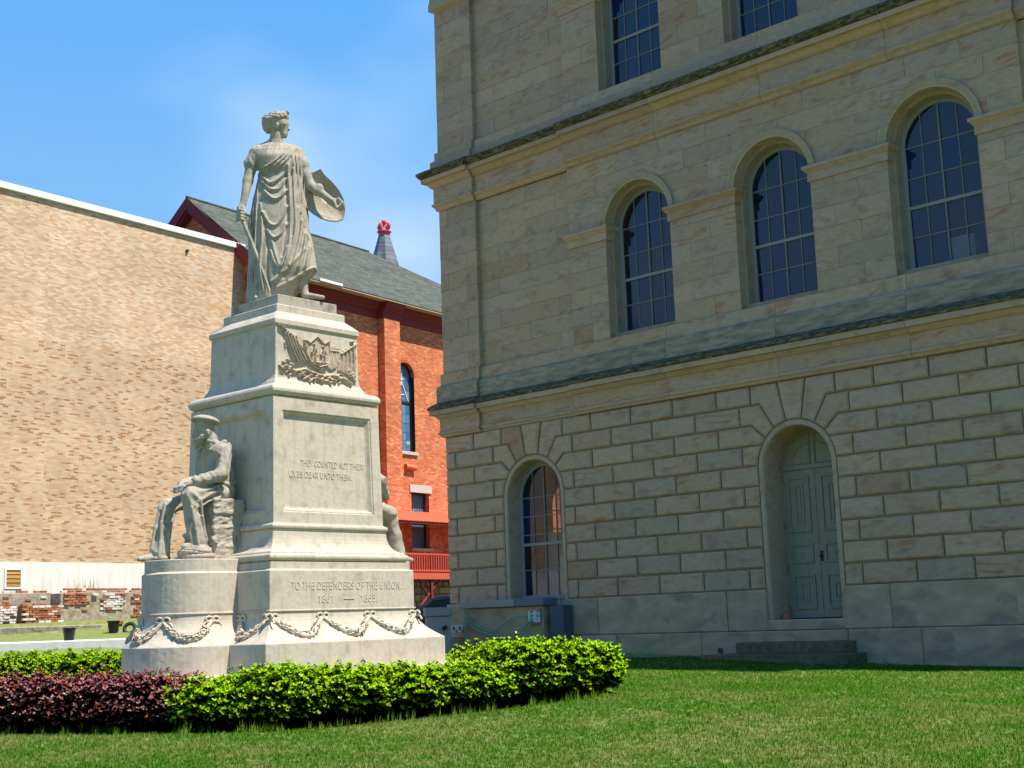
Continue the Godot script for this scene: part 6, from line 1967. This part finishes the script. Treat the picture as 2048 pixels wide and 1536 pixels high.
func shrub(called: String, label: String, cat: String, grp: String, x: float, z: float, rx: float, rz: float, h: float, n: int, m: Material, cols: Array, mesh: ArrayMesh, sd: int, ragged := 1.0) -> void:
	rng.seed = sd
	var s := thing(called, label, cat, Transform3D(Basis(), W(x, ground_v(x, z) + 0.02, z)), grp)
	var b := MB.new()
	for i in 9:
		var a := TAU * i / 9.0 + rng.randf()
		var o := Vector3(cos(a), 0, sin(a))
		b.tube(PackedVector3Array([o * 0.06 - Vector3(0, 0.05, 0), o * rx * 0.3 + Vector3(0, h * 0.35, 0), o * rx * 0.6 + Vector3(0, h * 0.75, 0)]), [0.014, 0.01, 0.005], 5)
	part("stems", b, M.twig, s)
	var f := noise(2.2, sd, 3)
	var mm := MultiMesh.new()
	mm.transform_format = MultiMesh.TRANSFORM_3D
	mm.use_colors = true
	mm.mesh = mesh
	mm.instance_count = n
	for i in n:
		var d := Vector3(rng.randfn(), rng.randfn() * 0.9 + 0.25, rng.randfn()).normalized()
		# rounded box: flatten top and sides
		var q := Vector3(absf(d.x), absf(d.y), absf(d.z))
		var pw := pow(pow(q.x, 3.0) + pow(q.y, 3.0) + pow(q.z, 3.0), 1.0 / 3.0)
		var lump := 1.0 + f.get_noise_3d(d.x * 1.4 + sd, d.y * 1.4, d.z * 1.4) * 0.42 * ragged + f.get_noise_3d(d.x * 4.0, d.y * 4.0 + sd, d.z * 4.0) * 0.24 * ragged
		var depth := 1.0 - 0.32 * pow(rng.randf(), 1.5)
		var p := d / pw * lump * depth
		p = Vector3(p.x * rx, h * 0.52 + p.y * h * 0.48, p.z * rz)
		if p.y < 0.03: p.y = rng.randf_range(0.03, 0.2)
		var up := (Vector3(d.x * 0.65, absf(d.y) + 0.9, d.z * 0.65) + Vector3(rng.randfn(), rng.randfn(), rng.randfn()) * 0.35).normalized()
		var ax := up.cross(Vector3(rng.randfn(), 0.1, rng.randfn())).normalized()
		var sc := rng.randf_range(0.75, 1.25)
		if rng.randf() < 0.07:
			p += Vector3(d.x * 0.05, rng.randf_range(0.02, 0.11), d.z * 0.05); sc *= 1.15
		mm.set_instance_transform(i, Transform3D(Basis(ax, up, ax.cross(up)) * sc, p))
		var c: Color = cols[rng.randi() % cols.size()]
		var k := rng.randf_range(0.8, 1.2)
		mm.set_instance_color(i, Color(c.r * k, c.g * k, c.b * k))
	var o := MultiMeshInstance3D.new()
	o.name = "foliage"
	o.multimesh = mm
	o.material_override = m
	o.set_meta("kind", "stuff")
	s.add_child(o)

func build_plants() -> void:
	var green := sprig(3, 0.032, 12, 0.36)
	var purple := sprig(4, 0.029, 12, 0.36)
	var gc := [Color(0.40, 0.66, 0.008), Color(0.50, 0.75, 0.012), Color(0.29, 0.57, 0.008), Color(0.60, 0.80, 0.03)]
	var pc := [Color(0.33, 0.11, 0.105), Color(0.42, 0.19, 0.18), Color(0.25, 0.085, 0.085), Color(0.50, 0.29, 0.29), Color(0.46, 0.13, 0.08), Color(0.44, 0.26, 0.27)]
	var hg := "clipped green shrubs round the monument"
	var fr := [[-3.20, 14.72, 0.42, "leftmost green shrub of the front hedge, next to purple barberry"], [-2.62, 14.85, 0.45, "second green shrub of the front hedge from the purple barberry"], [-1.98, 15.28, 0.47, "third green shrub of the front hedge from the purple barberry"], [-1.36, 15.72, 0.46, "fourth green shrub of the front hedge from the purple barberry"], [-0.72, 16.22, 0.48, "fifth green shrub of the front hedge from the purple barberry"], [-0.10, 16.72, 0.48, "third green shrub from the hedge's right tip"], [0.36, 17.10, 0.47, "second green shrub from the hedge's right tip"], [0.74, 17.5, 0.42, "rightmost green shrub at the tip of the front hedge"]]
	for i in fr.size():
		var q: Array = fr[i]
		shrub("green_shrub", q[3], "shrub", hg, q[0], q[1], q[2], q[2], (0.385 if i < 5 else 0.47) + 0.04 * ((i * 7) % 4), 10500, M.leaf, gc, green, 200 + i)
	var bk := [[0.62, 18.35, 0.5, "green shrub behind the hedge's right tip, near the well cover"], [0.02, 18.85, 0.5, "green shrub showing just right of the pedestal's base"], [-0.55, 19.4, 0.5, "green shrub behind the pedestal's right corner"]]
	for i in bk.size(): shrub("green_shrub", bk[i][3], "shrub", hg, bk[i][0], bk[i][1], 0.5, 0.5, 0.47, 4000, M.leaf, gc, green, 230 + i)
	var lf := [[-7.25, 18.7, "yellow-green shrub behind the barberry at the left edge"], [-6.72, 19.3, "sunlit green shrub behind barberry, second from left edge"], [-6.12, 19.0, "green shrub in the pedestal's shadow, left of the pair"], [-5.66, 19.2, "green shrub in the pedestal's shadow, against the pedestal base"]]
	for i in lf.size(): shrub("green_shrub", lf[i][2], "shrub", hg, lf[i][0], lf[i][1], 0.45, 0.45, 0.60, 3800, M.leaf, gc, green, 240 + i)
	var md := [[-5.35, 16.25, "low green shrub peeping over barberry by the slab's left end"], [-4.55, 15.65, "low green shrub peeping over barberry before the rounded seat"], [-3.75, 15.2, "low green shrub between barberry and pedestal slab"]]
	for i in md.size(): shrub("green_shrub", md[i][2], "shrub", hg, md[i][0], md[i][1], 0.38, 0.36, 0.40, 3000, M.leaf, gc, green, 250 + i)
	var br := [[-6.30, 15.55, "purple barberry shrub cut off by the left edge"], [-5.55, 15.15, "second purple barberry shrub from the left edge"], [-4.75, 14.98, "third purple barberry shrub from the left edge"], [-3.98, 14.85, "rightmost purple barberry shrub, touching the green hedge"]]
	for i in br.size(): shrub("purple_barberry", br[i][2], "shrub", "purple barberry shrubs", br[i][0], br[i][1], 0.52, 0.44, 0.46, 6500, M.leafred, pc, purple, 260 + i, 1.3)
	# lawn grass
	rng.seed = 300
	var b := MB.new()
	for i in 9:
		var a := rng.randf() * TAU
		var o := Vector3(cos(a), 0, sin(a)) * rng.randf() * 0.03
		var h := rng.randf_range(0.018, 0.034)
		var lean := Vector3(rng.randfn(), 0, rng.randfn()) * 0.014
		var s := Vector3(cos(a + 1.3), 0, sin(a + 1.3)) * 0.0026
		var k := rng.randf_range(0.8, 1.25)
		b.col = Color(k, k, k)
		var n := Vector3(lean.x * 10, 1, lean.z * 10).normalized()
		for p in [o - s, o + lean + Vector3(0, h, 0), o + s]: b.put(p, n, Vector2.ZERO)
	var tuft := b.done()
	var spots := []; var hues := []
	var patch := noise(0.55, 301, 3); var fine := noise(2.6, 302, 2); var mow := noise(0.2, 304, 2)
	var zz := 8.6
	while zz < 27.5:
		var dens := clampf(14000.0 / (zz * zz), 30.0, 130.0) # per square metre / 12
		var stepz := 0.25
		var half := zz * 0.40 + 0.8
		var count := int(dens * 12.0 * stepz * half * 2.0)
		for i in count:
			var x := rng.randf_range(-half, half); var z := zz + rng.randf() * stepz
			if not on_lawn(x, z): continue
			spots.append(Vector2(x, z))
		zz += stepz
	var mm := MultiMesh.new()
	mm.transform_format = MultiMesh.TRANSFORM_3D
	mm.use_colors = true
	mm.mesh = tuft
	mm.instance_count = spots.size()
	for i in spots.size():
		var p: Vector2 = spots[i]
		var sc := rng.randf_range(0.7, 1.15) * (1.0 + p.y * 0.012)
		mm.set_instance_transform(i, Transform3D(Basis(Vector3.UP, rng.randf() * TAU).scaled(Vector3(sc, sc * rng.randf_range(0.8, 1.2), sc)), W(p.x, ground_v(p.x, p.y) - 0.004, p.y)))
		var t := clampf(0.34 + patch.get_noise_2d(p.x, p.y * 0.8) * 0.8 + fine.get_noise_2d(p.x, p.y) * 0.5 + rng.randfn() * 0.22 - 0.28 * ss(14.0, 19.0, p.y), 0.0, 1.0)
		var c := Color(0.085, 0.245, 0.016).lerp(Color(0.30, 0.325, 0.12), t)
		mm.set_instance_color(i, c)
	var g := MultiMeshInstance3D.new()
	g.name = "lawn_grass"
	g.multimesh = mm
	g.material_override = M.blade
	g.set_meta("kind", "stuff")
	tag(g, "short mown grass of the lawn, green with straw patches", "grass")
	add_child(g)
	# rank grass along the foot of the hedge
	var front := [[-6.6, 14.85], [-5.0, 14.5], [-3.5, 14.2], [-2.5, 14.25], [-1.3, 15.05], [0.0, 16.05], [0.92, 16.85], [1.15, 17.3]]
	mm = MultiMesh.new()
	mm.transform_format = MultiMesh.TRANSFORM_3D
	mm.use_colors = true
	mm.mesh = tuft
	mm.instance_count = 520
	for i in 520:
		var t := rng.randf() * (front.size() - 1.001)
		var k := int(t)
		var q := Vector2(front[k][0], front[k][1]).lerp(Vector2(front[k + 1][0], front[k + 1][1]), t - k)
		var clump := 1.0 if fine.get_noise_2d(q.x * 1.2, q.y) > 0.05 else 0.35
		q += Vector2(rng.randfn() * 0.04, rng.randfn() * 0.05 + 0.02)
		mm.set_instance_transform(i, Transform3D(Basis(Vector3.UP, rng.randf() * TAU).scaled(Vector3(1.3, rng.randf_range(1.5, 5.0) * clump, 1.3)), W(q.x, ground_v(q.x, q.y) - 0.005, q.y)))
		mm.set_instance_color(i, Color(0.10, 0.26, 0.025).lerp(Color(0.22, 0.34, 0.05), rng.randf()))
	g = MultiMeshInstance3D.new()
	g.name = "hedge_grass"
	g.multimesh = mm
	g.material_override = M.blade
	g.set_meta("kind", "stuff")
	tag(g, "taller unmown grass along the foot of the hedge", "grass")
	add_child(g)
	# a weed in flower on the slab, and dry weeds on the ruin
	var wd := thing("flowering_weed", "pale flowering weed growing before the rounded seat base", "weed", Transform3D(Basis(), W(-3.92, -0.60, 14.98)))
	b = MB.new(); b.col = Color(0.16, 0.24, 0.05)
	b.tube(PackedVector3Array([Vector3(0, 0, 0), Vector3(0.01, 0.1, 0), Vector3(0, 0.2, 0.01)]), [0.006, 0.005, 0.003], 5)
	for e in [[-0.05, 0.17], [0.05, 0.19], [0.02, 0.22], [-0.02, 0.20]]: b.tube(PackedVector3Array([Vector3(0, 0.12, 0), Vector3(e[0], e[1], 0.01)]), 0.003, 4)
	part("stalk", b, M.blade, wd)
	for e in [[-0.05, 0.17], [0.05, 0.19], [0.02, 0.22], [-0.02, 0.20]]:
		b = MB.new(); b.col = Color(0.72, 0.66, 0.60)
		for k in 6: leaf(b, Vector3(e[0], e[1], 0.01), Vector3(cos(k), 0.35, sin(k)).normalized(), Vector3.UP, 0.022, 0.008)
		part("flower", b, M.blade, wd)
	for q in [[-12.75, 40.9, "dry weed on the ruined wall top, left of the two"], [-11.05, 43.2, "dry weed on the ruined wall top, right of the two"]]:
		var t := thing("dry_weed", q[2], "weed", Transform3D(Basis(), W(q[0], 1.38, q[1])), "weeds on the ruin")
		b = MB.new(); b.col = Color(0.42, 0.30, 0.14)
		for i in 16:
			var o := Vector3(rng.randf_range(-0.35, 0.35), 0.0, rng.randf_range(-0.04, 0.04))
			b.tube(PackedVector3Array([o, o + Vector3(rng.randfn() * 0.05, rng.randf_range(0.1, 0.32), rng.randfn() * 0.03)]), [0.008, 0.004], 4)
		part("stalks", b, M.plain, t)

func on_lawn(x: float, z: float) -> bool:
	# planting bed
	var bed := PackedVector2Array([Vector2(-12, 15.5), Vector2(-6.4, 14.9), Vector2(-5.0, 14.52), Vector2(-3.4, 14.18), Vector2(-2.5, 14.22), Vector2(-1.3, 15.02), Vector2(0.0, 16.02), Vector2(0.95, 16.88), Vector2(1.24, 17.5), Vector2(1.12, 18.4), Vector2(0.4, 19.6), Vector2(-2.0, 21.0), Vector2(-12, 21.3)])
	if Geometry2D.is_point_in_polygon(Vector2(x, z), bed): return false
	if z > 15.0 and x < -3.0: return false
	# courthouse: keep in front of its foot
	var d := Vector2(x + 1.668, z - 33.0)
	var off := d.dot(Vector2(-0.69309, -0.72085))
	return off > 0.14

# a street tree well outside the frame: the upper windows mirror it
func build_far_tree() -> void:
	rng.seed = 400
	var t := thing("street_tree", "tall deciduous street tree out of frame, mirrored in the courthouse windows", "tree", Transform3D(Basis(), W(-27.0, ground_v(-27.0, 24.0), 24.0)))
	var b := MB.new()
	b.tube(PackedVector3Array([Vector3(0, -0.2, 0), Vector3(0.1, 3, 0), Vector3(-0.1, 7, 0.1), Vector3(0.2, 12, 0)]), [0.38, 0.30, 0.22, 0.08], 9)
	part("trunk", b, M.twig, t)
	var tips := []
	for i in 26:
		var y := rng.randf_range(3.5, 11.5)
		var a := rng.randf() * TAU
		var l := rng.randf_range(2.0, 4.6) * (1.25 - y / 16.0)
		var o := Vector3(cos(a), 0, sin(a))
		var p := PackedVector3Array([Vector3(0, y, 0), o * l * 0.5 + Vector3(0, y + l * 0.35, 0), o * l + Vector3(0, y + l * 0.8, 0)])
		var q := MB.new()
		q.tube(p, [0.10, 0.06, 0.02], 6)
		part("limb", q, M.twig, t)
		for k in 60:
			var c := p[1].lerp(p[2], rng.randf_range(-0.4, 1.15))
			tips.append(c + Vector3(rng.randfn(), rng.randfn(), rng.randfn()) * 0.55)
	var mm := MultiMesh.new()
	mm.transform_format = MultiMesh.TRANSFORM_3D
	mm.use_colors = true
	mm.mesh = sprig(9, 0.13, 10, 0.36)
	mm.instance_count = tips.size()
	for i in tips.size():
		mm.set_instance_transform(i, Transform3D(Basis.from_euler(Vector3(rng.randf() * 2.0 - 1.0, rng.randf() * TAU, rng.randf() * 2.0 - 1.0)), tips[i]))
		var k := rng.randf_range(0.7, 1.2)
		mm.set_instance_color(i, Color(0.07 * k, 0.14 * k, 0.03 * k))
	var o2 := MultiMeshInstance3D.new()
	o2.name = "crown"
	o2.multimesh = mm
	o2.material_override = M.leaf
	o2.set_meta("kind", "stuff")
	t.add_child(o2)

# ---------------------------------------------------------------- the scene
func _ready() -> void:
	var cam := Camera3D.new()
	cam.name = "camera"
	add_child(cam)
	var pitch := deg_to_rad(9.77426); var roll := deg_to_rad(2.00932)
	var fw := Vector3(0, sin(pitch), -cos(pitch))
	var right0 := Vector3.RIGHT
	var up0 := right0.cross(fw)
	var rt := right0 * cos(roll) - up0 * sin(roll)
	var up := right0 * sin(roll) + up0 * cos(roll)
	cam.transform = Transform3D(Basis(rt, up, -fw), Vector3(0, 1.5, 0))
	cam.fov = 31.24
	cam.near = 0.1; cam.far = 800.0
	cam.current = true
	var we := WorldEnvironment.new()
	we.name = "world_environment"
	var env := Environment.new()
	env.background_mode = Environment.BG_SKY
	env.tonemap_mode = Environment.TONE_MAPPER_LINEAR
	env.tonemap_exposure = 1.65
	var sky := Sky.new()
	var sm := ProceduralSkyMaterial.new()
	sm.sky_top_color = Color(0.10, 0.505, 0.785)
	sm.sky_horizon_color = Color(0.62, 0.725, 0.795)
	sm.sky_curve = 0.22
	sm.ground_bottom_color = Color(0.28, 0.30, 0.22)
	sm.ground_horizon_color = Color(0.42, 0.45, 0.42)
	sm.sun_angle_max = 0.5
	sm.sky_cover = cirrus()
	sky.sky_material = sm
	env.sky = sky
	env.sdfgi_enabled = true; env.ssao_enabled = true; env.ssil_enabled = true
	we.environment = env
	add_child(we)
	var sun := DirectionalLight3D.new()
	sun.name = "sun"
	var el := deg_to_rad(63.5); var az := deg_to_rad(-25.0)
	var to_sun := Vector3(cos(az) * cos(el), sin(el), -sin(az) * cos(el))
	add_child(sun)
	sun.look_at_from_position(to_sun * 50.0, Vector3.ZERO, Vector3.RIGHT)
	sun.light_energy = 1.6
	sun.light_color = Color(1.0, 0.965, 0.90)
	sun.light_angular_distance = 0.5
	sun.shadow_enabled = true
	make_materials()
	build_ground()
	build_courthouse()
	build_church()
	build_theatre()
	build_monument()
	build_small_things()
	build_plants()
	build_far_tree()

func cirrus() -> ImageTexture:
	var w := 1024; var h := 512
	var f := noise(0.006, 77, 5); var g := noise(0.02, 78, 4)
	var im := Image.create_empty(w, h, false, Image.FORMAT_RGBA8)
	for y in h / 2:
		for x in w:
			var a := TAU * x / w
			var d := Vector3(cos(a), 0.0, sin(a)) * 160.0
			var q := f.get_noise_3d(d.x * 0.7 + y * 0.5, y * 1.7, d.z) * 0.75 + g.get_noise_3d(d.x + y * 0.3, y * 2.2, d.z) * 0.25
			var k := clampf(q * 2.4 - 0.06, 0.0, 1.0)
			im.set_pixel(x, y, Color(0.62, 0.56, 0.48, k * k * 0.75))
	return ImageTexture.create_from_image(im)
